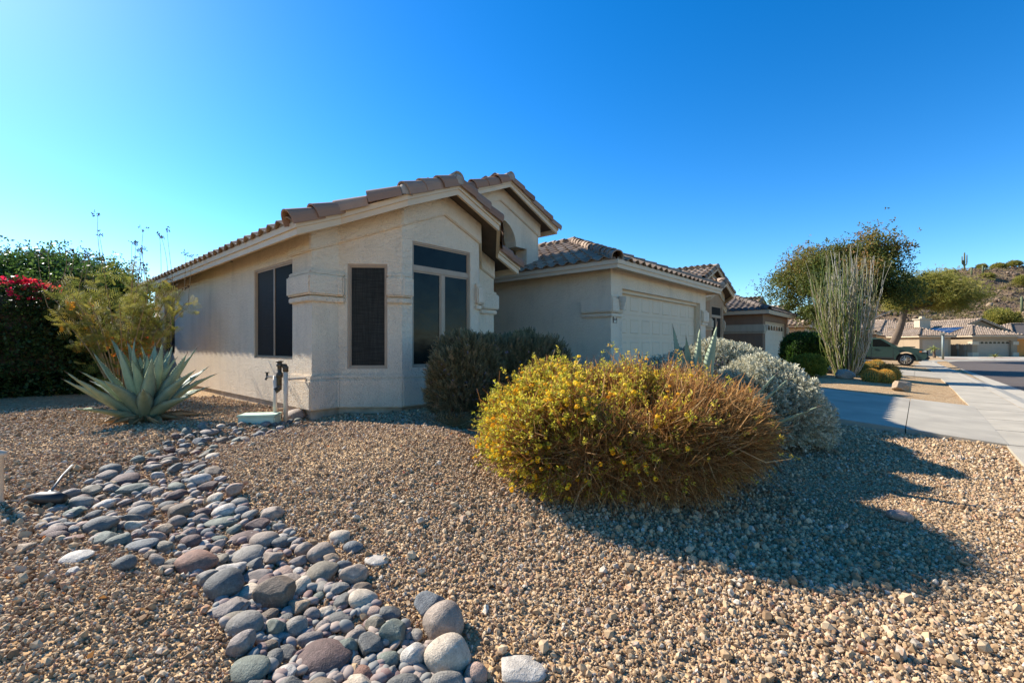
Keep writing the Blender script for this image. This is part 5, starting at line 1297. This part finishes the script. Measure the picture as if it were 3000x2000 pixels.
# ------------------------------------------------------------------ third and fourth houses on our side of the street
def box_walls(h, mat, u0, u1, v0, v1, z0, z1, name='wall', ws=True):
    mb = MB(); mb.box(u0, u1, v0, v1, z0, z1); return mb.build(name, M[mat], h, ws)
def gable_block(h, roof, u0, u1, v0, v1, zw, wall, ws=True, over=.35, z0=.3, rake=True):
    """gable facing -Y, ridge along Y"""
    uc = (u0+u1)/2; hw = (u1-u0)/2; f = lambda u, v: zw+SL*(hw+over-abs(u-uc))
    mb = MB(); mb.add([(u0, v0, z0), (u1, v0, z0), (u1, v0, f(u1, 0)+.05), (uc, v0, f(uc, 0)+.05), (u0, v0, f(u0, 0)+.05), (u0, v1, z0), (u1, v1, z0), (u1, v1, f(u1, 0)+.05), (u0, v1, f(u0, 0)+.05), (uc, v1, f(uc, 0)+.05)],
                      [(0, 1, 2, 3, 4), (5, 0, 4, 8), (1, 6, 7, 2), (6, 5, 8, 9, 7)]); mb.build('wall', M[wall], h, ws)
    a, b, v = u0-over, u1+over, v0-over
    mb = MB(); p = [(a, v1), (a, v), (uc, v), (b, v), (b, v1)]; band(mb, p, 0, f, lambda x, y: f(x, y)+.16, .05); mb.build('fascia', M['fascia'], h, ws)
    zb = lambda x, y: f(x, y)+.09; zt = lambda x, y: f(x, y)+.15
    roof.deck.prism([(a+.03, v1), (a+.03, v+.03), (uc, v+.03), (uc, v1)], zb, zt); roof.deck.prism([(uc, v1), (uc, v+.03), (b-.03, v+.03), (b-.03, v1)], zb, zt)
    L = v1-v; w = (hw+over)/CT; e = f(a, 0)+.145
    roof.tiles(slope_frames((a, v1, e), (0, -1, 0), [(0, 0), (L, 0), (L, w), (0, w)]), False); roof.tiles(slope_frames((b, v, e), (0, 1, 0), [(0, 0), (L, 0), (L, w), (0, w)]), False)
    for s, x in ((1, a-.03), (1, b+.03)): roof.rows(row_frames((x, v+.05, f(x, 0)+.15), (uc, v+.05, f(uc, 0)+.17), .38), 'rake', rake)
    roof.rows(row_frames((uc, v, f(uc, 0)+.18), (uc, v1, f(uc, 0)+.19), .38), 'barrel', False)
    return f
H3 = thing('stucco_house', 'tan stucco house beyond the brown one, partly behind the clipped shrub', 'house', (40, 9, .3))
r3 = Roof(H3, 'tile', 'tile')
mb = MB(); wall_face(mb, (36.5, 13), (36.5, 5.9), .1, 2.72); wall_face(mb, (36.5, 5.9), (43.0, 5.9), .1, 2.72, [(.7, 5.6, .1, 2.35)], .2); wall_face(mb, (43.0, 5.9), (43.0, 13), .1, 2.72); mb.build('wall', M['stucco_tan'], H3, True)
garage_door(H3, 37.2, 42.1, 6.08, .28, 2.33, 'garage3', 8)
band(MB(), [(36.5, 8.9), (36.5, 5.9), (38.0, 5.9)], .10, 2.12, 2.62, .16).build('cornice_band', M['stucco_pale'], H3, True, bev=.02)
eave_board(H3, 36.1, 43.4, 5.5, 13.2, 2.66); hip_roof(r3, 36.1, 43.4, 5.5, 17, 2.83, False, 'LFR', ridge_single=False)
gable_block(H3, r3, 37.6, 41.0, 9.4, 16, 4.05, 'stucco_tan', rake=False)
gable_block(H3, r3, 41.6, 45.6, 8.6, 16, 3.55, 'stucco_tan', rake=False)
r3.finish()
H4 = thing('stucco_house', 'house with shaded brown wall half hidden behind the mesquite trunk', 'house', (59, 7, .2)); r4 = Roof(H4, 'tile', 'tile')
box_walls(H4, 'stucco_brown', 54.5, 62.5, 3.4, 13, 0, 2.6); eave_board(H4, 54.1, 62.9, 3.0, 13.4, 2.5); hip_roof(r4, 54.1, 62.9, 3.0, 13.4, 2.67, False, 'LFR', ridge_single=False); r4.finish()
garage_door(H4, 55.5, 60.2, 3.39, .1, 2.2, 'garage3', 8)

# ------------------------------------------------------------------ the house across the end of the street (its own frame: x right, y away)
M['pv'] = plain('solar_cell', (.012, .022, .06), .12, .3, 3, spec=.8)
M['pvframe'] = plain('panel_frame', (.55, .56, .58), .4, .05, 5, metal=.6)
def solar(h, origin, ex, ey, nx, ny, w=1.65, hgt=1.0):
    ex = Vector(ex).normalized(); ey = Vector(ey).normalized(); ez = ex.cross(ey)
    me = MB().box(.02, w-.02, .02, hgt-.02, .03, .05).mesh('solar_panel'); me.materials.append(M['pv'])
    fm = MB()
    fm.box(0, w, 0, .025, .02, .056); fm.box(0, w, hgt-.025, hgt, .02, .056); fm.box(0, .025, .025, hgt-.025, .02, .056); fm.box(w-.025, w, .025, hgt-.025, .02, .056); fme = fm.mesh('frame'); fme.materials.append(M['pvframe'])
    for i in range(nx):
        for j in range(ny):
            mt = Matrix(((*ex, 0), (*ey, 0), (*ez, 0), (0, 0, 0, 1))).transposed(); mt.translation = Vector(origin)+ex*(i*(w+.02))+ey*(j*(hgt+.02))+ez*.12
            p = link_copy(me, 'solar_panel', mt, h); link_copy(fme, 'frame', Matrix.Identity(4), p)
o5 = FWD*60+RGT*60.7
H5 = thing('stucco_house', 'beige house across the street with chimney, wide garage and solar panels on its roof', 'house', (o5[0], o5[1], -.02), YAW); r5 = Roof(H5, 'tile', 'tile')
mb = MB(); wall_face(mb, (0, 9), (0, 0), 0, 2.7); wall_face(mb, (0, 0), (5.9, 0), 0, 2.7, [(.65, 5.1, 0, 2.15)], .25); wall_face(mb, (5.9, 0), (5.9, 9), 0, 2.7); mb.build('wall', M['stucco_far'], H5)
def door_local(h, a, c, v, z1, mat, cols, lights):
    d0 = set(bpy.data.objects); d = garage_door(h, a, c, v, .02, z1, mat, cols, lights); d.matrix_parent_inverse = Matrix.Identity(4); return d
door_local(H5, .65, 5.1, .22, 2.13, 'garage3', 8, True)
for x0, x1 in ((-.12, .75), (5.25, 6.02)):
    for z0, z1 in ((.0, .55), (1.55, 2.0)): MB().box(x0, x1, -.12, .55, z0, z1).build('cornice_band', M['stucco_pale'], H5, bev=.02)
mb = MB(); p = [(-.4, 9), (-.4, -.4), (6.3, -.4), (6.3, 9)]; band(mb, p, 0, 2.62, 2.8, .05); mb.box(-.38, 6.28, -.38, 9, 2.66, 2.69); mb.build('fascia', M['fascia'], H5)
hip_roof(r5, -.4, 6.3, -.4, 12, 2.80, False, 'LF', ridge_single=False)
MB().box(-6.1, -1.9, 1, 9, 0, 2.65).build('wall', M['stucco_far'], H5); door_local(H5, -5.6, -2.4, .985, 2.1, 'garage3', 6, False)
MB().box(-6.0, .0, 6.5, 14, 0, 2.9).build('wall', M['stucco_far'], H5)
mb = MB(); p = [(-6.5, 9), (-6.5, .6), (-1.5, .6), (-1.5, 9)]; band(mb, p, 0, 2.6, 2.78, .05); mb.box(-6.48, -1.52, .62, 9, 2.64, 2.67); mb.build('fascia', M['fascia'], H5)
hip_roof(r5, -6.5, -1.5, .6, 13, 2.78, False, 'LFR', ridge_single=False)
gable_block(H5, r5, 2.0, 11.2, 5.6, 24, 3.05, 'stucco_far', False, .4, 0, False)
hip_roof(r5, -7.5, 5.0, 6.2, 22, 2.9, False, 'LF', ridge_single=False)
mb = MB(); mb.box(.4, 2.0, 8.2, 9.2, 3.5, 5.35); ch = mb.build('chimney', M['stucco_pale'], H5); MB().box(.25, 2.15, 8.05, 9.35, 5.35, 5.5).build('cap', M['stucco_pale'], ch); MB().box(.85, 1.4, 8.4, 8.9, 5.5, 5.85).build('flue', M['stucco_pale'], ch)
solar(H5, (.35, 8.3, 2.80+SL*.75), (0, -1, 0), (CT, 0, ST), 3, 2)
for y0, z0, w, hh, m_ in ((1.75, 1.0, .32, .7, 'stucco_pale'), (.75, .8, .3, .75, 'steel')): MB().box(-.16, -.003, y0, y0+w, z0, z0+hh).build('utility_box', M[m_], H5, bev=.02)
for y in (1.95, 1.85, .9): MB().tube([(-.06, y, 0), (-.06, y, 1.0)], .02, 6).build('conduit', M['steel'], H5)
r5.finish(ws=False)

o6 = FWD*72+RGT*83.4
H6 = thing('stucco_house', 'orange walled house at the right edge with a roof full of blue solar panels', 'house', (o6[0], o6[1], -.02), YAW-R(90)); r6 = Roof(H6, 'tile', 'tile')   # local -X faces the street
MB().box(0, 9, -14, 3.2, 0, 2.4).build('wall', M['stucco_orange'], H6)
mb = MB(); mb.box(-.45, 9.4, -14.4, 3.6, 2.38, 2.52); mb.build('fascia', M['fascia'], H6)
hip_roof(r6, -.5, 9.5, -14.5, 3.7, 2.55, False, 'LF', ridge_single=False); r6.finish(ws=False)
solar(H6, (.7, 1.6, 3.04), (0, -1, 0), (CT, 0, ST), 8, 3)

# ------------------------------------------------------------------ small things across the street
pm = FWD*52+RGT*(1237/1333*52); PA = thing('young_palm', 'small palm with drooping fronds in front of the far garage', 'palm', (pm[0], pm[1], -.04))
MB().tube([(0, 0, 0), (-.05, .02, .5), (-.16, .05, 1.0)], [.16, .12, .11], 9).build('trunk', M['bark'], PA)
def palm_frond(L, droop, el, mat, parent, az, base):
    mb = MB(); p = Vector(base); a = el; pts = []
    for i in range(9):
        pts.append(p.copy()); p = p+Vector((math.cos(a)*math.cos(az), math.cos(a)*math.sin(az), math.sin(a)))*L/8; a -= droop/8
    sd = Vector((-math.sin(az), math.cos(az), 0))
    for i in range(1, 9):
        for s in (-1, 1):
            for k in (0, .5):
                q = pts[i-1].lerp(pts[i], k); d = (pts[i]-pts[i-1]).normalized(); tip = q+(sd*s*.75+d*.6+Vector((0, 0, -.25)))*L*.26*(1.15-i/9)
                mb.add([q, q+d*.05, tip], [(0, 1, 2)])
    return mb.build('frond', mat, parent)
M['palm'] = plain('palm_green', (.20, .22, .05), .6, .3, 5)
for i in range(18): palm_frond(random.uniform(.8, 1.15), random.uniform(1.3, 2.2), random.uniform(.3, 1.3), M['palm'], PA, i*2.4, (-.16, .05, 1.0))
pm = FWD*53+RGT*(1415/1333*53); PB = thing('sago_plant', 'low green palm like plant before the wide far garage', 'plant', (pm[0], pm[1], -.04))
for i in range(16): palm_frond(random.uniform(.6, .9), random.uniform(1.0, 1.8), random.uniform(.3, 1.2), M['palm'], PB, i*2.4, (0, 0, .15))
pm = FWD*46+RGT*(1262/1333*46); LP = thing('lamp_post', 'slim grey post with a small lamp head at the far kerb', 'lamp post', (pm[0], pm[1], -.02))
MB().tube([(0, 0, 0), (0, 0, 2.55)], .10, 10).build('post_shaft', plain('grey_green_paint', (.20, .24, .24), .5, .05, 4), LP, smooth=True); MB().box(-.28, .28, -.2, .2, 2.55, 2.75).build('lamp_head', M['steel'], LP, bev=.04)
for k, (px, Y, w, d) in enumerate(((2760, 50.5, 5.2, 3.2), (2925, 52.5, 4.6, 1.6))):
    q = FWD*Y+RGT*((px-1500)/1333*Y); g_ = bpy.data.objects.new('planting_bed', None); COL.objects.remove if False else None
    pts = [q+RGT*(w*math.cos(t)*.5)+FWD*(d*math.sin(t)*.5) for t in np.linspace(0, 2*math.pi, 18)[:-1]]
    bpy.data.objects.remove(g_)
    tag(MB().prism([tuple(x) for x in pts], -.05, .012+.002*k).build('planting_bed', M['red_gravel']), kind='structure')
q = [FWD*Y+RGT*X for X, Y in ((41, 47.0), (75, 47.0), (75, 60.2), (52, 60.2))]
tag(MB().prism([tuple(x) for x in q], -.05, .004).build('far_driveway', M['concrete']), kind='structure')

# ------------------------------------------------------------------ pickup truck in the third driveway
M['truck'] = plain('grey_green_car_paint', (.038, .072, .062), .32, .05, 2, spec=.4); M['tyre'] = plain('tyre_rubber', (.018, .018, .018), .85, .2, 20)
M['carglass'] = plain('tinted_glass', (.008, .01, .011), .06, .1, 2, spec=.7); M['alloy'] = plain('machined_alloy', (.5, .5, .5), .3, .05, 5, metal=.8); M['trim'] = plain('black_plastic', (.025, .025, .025), .6, .1, 10)
M['lens'] = plain('headlamp_lens', (.45, .47, .5), .1, .1, 5, spec=.8); M['amber'] = plain('amber_lens', (.5, .12, .02), .2, .1, 5); M['redlens'] = plain('red_lens', (.3, .01, .01), .2, .1, 5)
tz = .165; TR = thing('pickup_truck', 'grey green double cab pickup truck parked nose towards the street', 'truck', (38.98, 2.28, tz), R(-90)); TR.rotation_euler = (0, R(1.3), R(-90))
def arc(cx, cz, r, a0, a1, n=10): return [(cx+r*math.cos(a0+(a1-a0)*i/n), cz+r*math.sin(a0+(a1-a0)*i/n)) for i in range(n+1)]
FX, RX, WR = 1.65, -1.58, .40
prof = [(-2.62, .55), (-2.66, .80), (-2.64, 1.17), (-1.02, 1.19), (.98, 1.17), (1.35, 1.20), (1.95, 1.16), (2.38, 1.08), (2.56, .98), (2.66, .80), (2.68, .58), (2.55, .44), (2.14, .40)]
prof += arc(FX, WR, .49, 0.0, math.pi)+arc(RX, WR, .49, 0.0, math.pi)+[(-2.2, .45)]
def side_prism(pr, y0, y1): 
    mb = MB(); n = len(pr); mb.add([(x, y0, z) for x, z in pr]+[(x, y1, z) for x, z in pr], [tuple(range(n)), tuple(range(2*n-1, n-1, -1))]+[((i+1) % n, i, n+i, n+(i+1) % n) for i in range(n)]); return mb
side_prism(prof, -.93, .93).build('body', M['truck'], TR, bev=.035)
MB().box(-2.5, 2.4, -.72, .72, .32, .75).build('chassis', M['trim'], TR)
cabb = [(-.98, 1.165), (1.18, 1.165)]; lo, hi = .90, .70
mb = MB(); xs0, xs1, xt0, xt1 = -1.0, 1.30, -.82, .38
mb.add([(xs0, -lo, 1.15), (xs1, -lo, 1.15), (xs1, lo, 1.15), (xs0, lo, 1.15), (xt0, -hi, 1.74), (xt1, -hi, 1.76), (xt1, hi, 1.76), (xt0, hi, 1.74)], [(0, 1, 5, 4), (1, 2, 6, 5), (2, 3, 7, 6), (3, 0, 4, 7), (4, 5, 6, 7)])
cab_o = mb.build('cab', M['truck'], TR, bev=.05, segs=3)
def cabpt(x, t, s, off=.012):                           # a point on the cab side: t up from the belt line to the roof
    y = lo+(hi-lo)*t; return (x, s*(y+off), 1.16+.59*t)
for s in (-1, 1):
    for q in ([(-.86, .08), (-.12, .08), (-.12, .88), (-.74, .88)], [(-.03, .08), (1.02, .08), (.36, .88), (-.03, .88)]):
        mb = MB(); p = [cabpt(x, t, s) for x, t in q]; mb.add(p, [(0, 1, 2, 3) if s < 0 else (3, 2, 1, 0)]); mb.build('side_window', M['carglass'], cab_o)
    mb = MB(); mb.tube([(1.0, s*.92, 1.20), (.98, s*1.04, 1.24)], .03, 6); mb.box(.90, 1.03, min(s*1.0, s*1.16), max(s*1.0, s*1.16), 1.17, 1.36); mb.build('mirror', M['truck'], TR, bev=.02)
    for x in (.02, -.82): MB().box(x, x+.22, min(s*.93, s*.965), max(s*.93, s*.965), 1.03, 1.07).build('door_handle', M['truck'], TR, bev=.008)
    for x in (-.08, 1.03, -.95): MB().box(x-.008, x+.008, min(s*.915, s*.934), max(s*.915, s*.934), .50, 1.16).build('door_gap', M['trim'], TR)
    MB().box(-1.0, 1.1, min(s*.90, s*.96), max(s*.90, s*.96), .42, .52).build('rocker_panel', M['trim'], TR, bev=.015)
    for cx in (FX, RX):
        p = arc(cx, WR, .49, -.05, math.pi+.05, 14); qv = arc(cx, WR, .575, -.02, math.pi+.02, 14); mb = MB(); n = len(p)
        y0, y1 = s*.93, s*.985
        mb.v = [(x, y1, z) for x, z in p]+[(x, y1, z) for x, z in qv]+[(x, y0, z) for x, z in p]+[(x, y0, z) for x, z in qv]
        for i in range(n-1): mb.f += [(i, i+1, n+i+1, n+i), (i, 2*n+i, 2*n+i+1, i+1), (n+i, n+i+1, 3*n+i+1, 3*n+i)]
        mb.build('fender_flare', M['truck'], TR)
        W_ = bpy.data.objects.new('wheel', MB().tube([(0, .10, 0), (0, -.10, 0)], .22, 16).mesh('wheel')); COL.objects.link(W_); W_.data.materials.append(M['trim']); W_.parent = TR; W_.location = (cx, s*.82, WR)
        ty = MB(); pr2 = [(.26, -.12), (.36, -.13), (.395, -.10), (.40, 0), (.395, .10), (.36, .13), (.26, .12)]
        n = 28
        for rr, yy in pr2: ty.v += [(rr*math.cos(2*math.pi*k/n), yy, rr*math.sin(2*math.pi*k/n)) for k in range(n)]
        for i in range(len(pr2)-1):
            for k in range(n): ty.f.append((i*n+k, i*n+(k+1) % n, (i+1)*n+(k+1) % n, (i+1)*n+k))
        ty.build('tyre', M['tyre'], W_, smooth=True)
        rm = MB()
        for k in range(6):
            a = k*math.pi/3
            for da in (-.16, .16):
                c0, s0_ = math.cos(a+da*.6), math.sin(a+da*.6); c1, s1_ = math.cos(a+da*1.5), math.sin(a+da*1.5)
                rm.tube([(.05*c0, s*.115, .05*s0_), (.255*c1, s*.115, .255*s1_)], .017, 5)
        rm.tube([(0, s*.10, 0), (0, s*.128, 0)], .05, 12)
        ring = [(.255*math.cos(t), s*.118, .255*math.sin(t)) for t in np.linspace(0, 2*math.pi, 29)]; rm.tube(ring, .012, 5, False)
        rm.build('rim', M['alloy'], W_)
    MB().box(2.30, 2.63, min(s*.60, s*.945), max(s*.60, s*.945), .86, 1.0).build('headlight', M['lens'], TR, bev=.04)
    MB().box(2.28, 2.40, min(s*.93, s*.955), max(s*.93, s*.955), .88, .97).build('turn_signal', M['amber'], TR)
    MB().box(-2.69, -2.56, min(s*.72, s*.945), max(s*.72, s*.945), .82, 1.12).build('tail_light', M['redlens'], TR, bev=.02)
mb = MB(); mb.add([(1.22, -.78, 1.2), (1.22, .78, 1.2), (.44, .64, 1.715), (.44, -.64, 1.715)], [(0, 1, 2, 3)]); mb.v = [(x+.045, y, z+.03) for x, y, z in mb.v]; mb.build('windscreen', M['carglass'], cab_o)
MB().box(2.60, 2.70, -.58, .58, .62, 1.0).build('grille', M['trim'], TR, bev=.03); MB().box(2.45, 2.78, -.9, .9, .45, .62).build('front_bumper', M['trim'], TR, bev=.05); MB().box(-2.82, -2.58, -.9, .9, .5, .68).build('rear_bumper', M['steel'], TR, bev=.04)
MB().box(-2.55, -1.08, -.78, .78, 1.175, 1.21).build('bed_cover', M['trim'], TR, bev=.01)
sidew = MB(); sidew.box(1.45, 2.1, -.3, .3, 1.17, 1.235); sidew.build('hood_scoop', M['truck'], TR, bev=.025)

# ------------------------------------------------------------------ the desert hill
def hill_h(X, Y):
    q = X-(Y-170)*1.0
    r = np.interp(q, [80, 100, 118, 133, 147, 160, 180, 197, 240, 300, 380, 470], [0, 5, 13, 20, 25.0, 28.0, 29.8, 31, 37, 40, 25, 0])
    s = np.interp(Y, [86, 100, 120, 150, 170, 185, 240, 330], [0, .10, .34, .80, 1, 1.0, .6, 0])
    return r*s
xs = np.linspace(30, 480, 230); ys = np.linspace(84, 335, 150); HX, HY = np.meshgrid(xs, ys, indexing='ij')
hz = hill_h(HX, HY); nz = sum(np.sin(HX*fx+HY*fy+ph)*am for fx, fy, ph, am in ((.21, .13, 1, .35), (.09, -.17, 2, .5), (.5, .31, 0, .2), (-.37, .62, 4, .18), (.9, -.8, 1, .12)))
hz = np.where(hz > .05, hz+nz*np.clip(hz/4, 0, 1)*1.3, -.3)
HU = FWD[0]*HY+RGT[0]*HX; HV = FWD[1]*HY+RGT[1]*HX
gi_ = np.arange(HX.size).reshape(HX.shape); F = np.stack([gi_[:-1, :-1], gi_[1:, :-1], gi_[1:, 1:], gi_[:-1, 1:]], -1).reshape(-1, 4)
m, nt, b = new_mat('desert_hillside'); p = pos(nt); f1 = noise(nt, p, .10, 8, .7); f2 = noise(nt, p, 1.4, 6, .7)
mixf = math_node(nt, 'ADD', math_node(nt, 'MULTIPLY', f1, .55), math_node(nt, 'MULTIPLY', f2, .45))
nt.links.new(ramp(nt, mixf, [(.36, (.085, .06, .05)), (.46, (.17, .115, .08)), (.55, (.25, .18, .115)), (.66, (.27, .21, .12))]), b.inputs["Base Color"]); b.inputs["Roughness"].default_value = .95; b.inputs["Specular IOR Level"].default_value = .1
bump(nt, b, f2, 1.0, .6); M['hill'] = m
me = np_mesh('hill', np.stack([HU.ravel(), HV.ravel(), hz.ravel()], 1), F, smooth=True); ho = bpy.data.objects.new('hill', me); COL.objects.link(ho); me.materials.append(M['hill']); tag(ho, kind='structure')
def hill_pt(px, Y):
    X = (px-1500)/1333*Y; i = int(round((X-30)/(450/229))); j = int(round((Y-84)/(251/149))); return FWD[0]*Y+RGT[0]*X, FWD[1]*Y+RGT[1]*X, float(hz[i, j])
n = 11000; Yr = RNG.uniform(100, 186, n); Xr = Yr*RNG.uniform(.72, 1.22, n); ii = np.clip(np.round((Xr-30)/(450/229)).astype(int), 0, 229); jj = np.clip(np.round((Yr-84)/(251/149)).astype(int), 0, 149)
zr = hz[ii, jj]; k = zr > .5; Xr, Yr, zr = Xr[k], Yr[k], zr[k]; n = len(Xr)
bm = bmesh.new(); bmesh.ops.create_icosphere(bm, subdivisions=1, radius=.5); rt = ([tuple(v.co*(1+.22*random.gauss(0, 1))) for v in bm.verts], [tuple(v.index for v in f_.verts) for f_ in bm.faces]); bm.free()
sz = np.exp(RNG.normal(-.75, .5, n)); S3 = np.stack([sz, sz*RNG.uniform(.6, 1, n), sz*RNG.uniform(.4, .75, n)], 1)
P = np.stack([FWD[0]*Yr+RGT[0]*Xr, FWD[1]*Yr+RGT[1]*Xr, zr+.05*sz], 1); dn = RNG.normal(size=(n, 3))*.35+np.array([0, 0, 1])
o = scatter('hill_rocks', rt, P, frames(dn), S3, attr_mat('hill_rock', [(0, (.08, .058, .05)), (.5, (.15, .105, .08)), (.85, (.21, .15, .105)), (1, (.28, .21, .15))], .95))
tag(o, 'dark and tan rocks strewn over the desert hillside', 'rocks', kind='stuff')
n = 260; Yr = RNG.uniform(104, 182, n); Xr = Yr*RNG.uniform(.78, 1.2, n); P = []; S = []
for x, y in zip(Xr, Yr):
    i = int(round((x-30)/(450/229))); j = int(round((y-84)/(251/149))); z = hz[min(i, 229), min(j, 149)]
    if z < 1: continue
    w = random.uniform(.35, .9); q = RNG.normal(size=(55, 3))*np.array([w, w, w*.5]); q[:, 2] = np.abs(q[:, 2]); P.append(q+np.array([FWD[0]*y+RGT[0]*x, FWD[1]*y+RGT[1]*x, z])); S.append(np.full(55, w))
P = np.concatenate(P); S = np.concatenate(S)
o = scatter('hill_scrub', sprig_t(4, .3, .8, .7, r_), P, frames(RNG.normal(size=(len(P), 3))+np.array([0, 0, .8])), S*.55, attr_mat('desert_scrub', [(0, (.11, .09, .04)), (.6, (.22, .18, .08)), (1, (.30, .25, .12))], .9)); tag(o, 'low dry scrub dotted over the hillside', 'scrub', kind='stuff')
M['saguaro'] = plain('saguaro_skin', (.10, .12, .06), .8, .2, 3)
def saguaro(px, Y, hgt, arms, label):
    u, v, z = hill_pt(px, Y); t_ = thing('saguaro', label, 'cactus', (u, v, z-.3), YAW)
    MB().tube([(0, 0, 0), (0, 0, hgt*.5), (0, 0, hgt*.97), (0, 0, hgt)], [.24, .28, .24, .08], 10).build('trunk', M['saguaro'], t_, smooth=True)
    for s, z0, z1, r in arms: MB().tube([(0, 0, z0), (s*.5, 0, z0-.05), (s*.85, 0, z0+.25), (s*.9, 0, z0+.8), (s*.92, 0, z1), (s*.92, 0, z1+.15)], [.18, .19, .2, .2, .17, .06], 8).build('arm', M['saguaro'], t_, smooth=True)
saguaro(2825, 171, 7.6, ((-1, 3.2, 6.0, 1), (1, 3.0, 6.6, 1), (-.5, 2.8, 4.6, 1)), 'many armed saguaro standing on the crest against the sky')
saguaro(2846, 158, 3.6, (), 'single dark saguaro column just below the crest')
saguaro(2879, 160, 3.2, ((1, 1.5, 2.5, 1),), 'short saguaro with one arm on the upper slope')
saguaro(2993, 118, 4.6, (), 'saguaro low on the slope at the right edge of the photo')
def hill_bush(px, Y, w, hgt, label, seed, k=1400):
    u, v, z = hill_pt(px, Y); t_ = thing('desert_bush', label, 'bush', (u, v, z), group='bushes on the hill')
    P, Nn, D, t = bush_pts(k, (u, v, z+hgt*.42), (w/2, w/2, hgt*.6), seed, 2.2, .2, -.5, .6, 5, YAW); scatter('crown', sprig_t(4, .4, .9, .7, r_), P, frames(Nn*.5+RNG.normal(size=(k, 3))*.6+np.array([0, 0, .5])), RNG.uniform(.35, .75, k)*min(1, w/5), M['mesq'], t_, None, True)
    mb = MB()
    for i in range(5): mb.tube([(u, v, z-.3), (u+random.gauss(0, w*.15), v+random.gauss(0, w*.15), z+hgt*.6)], [.09, .02], 4)
    mb.build('stems', M['bark'], t_, True)
hill_bush(2924, 170, 3.8, 2.4, 'rounded bush on the crest right of the saguaro', 91); hill_bush(2970, 170, 3.8, 1.8, 'wider low bush on the crest at the far right', 92)
hill_bush(2930, 104, 6.2, 3.6, 'large pale green bush at the foot of the hill above the roof', 93, 2200); hill_bush(2994, 140, 4.0, 3.0, 'green bush on the slope cut by the right edge', 94)
hill_bush(2782, 166, 3.6, 1.6, 'low bushes along the crest left of the saguaro', 95); hill_bush(2876, 168, 2.6, 1.6, 'small bush on the crest between saguaro and rounded bush', 96); hill_bush(2890, 150, 3.4, 1.5, 'yellowish bush in the middle of the slope', 97)
u0, v0, z0 = hill_pt(2880, 150); u1, v1, z1 = hill_pt(2918, 151); LG = thing('fallen_log', 'pale bleached log lying across the hillside', 'log', (u0, v0, z0))
MB().tube([(u0, v0, z0+.5), ((u0+u1)/2, (v0+v1)/2, max(z0, z1)+.6), (u1, v1, z1+.6)], [.16, .2, .12], 7).build('stem', plain('bleached_wood', (.6, .53, .43), .8, .15, 4), LG, True); MB().tube([((u0+u1)/2, (v0+v1)/2, max(z0, z1)+.6), (u0+.4, v0-.4, z0+.9)], [.12, .05], 6).build('branch', M['pvc'], LG, True)
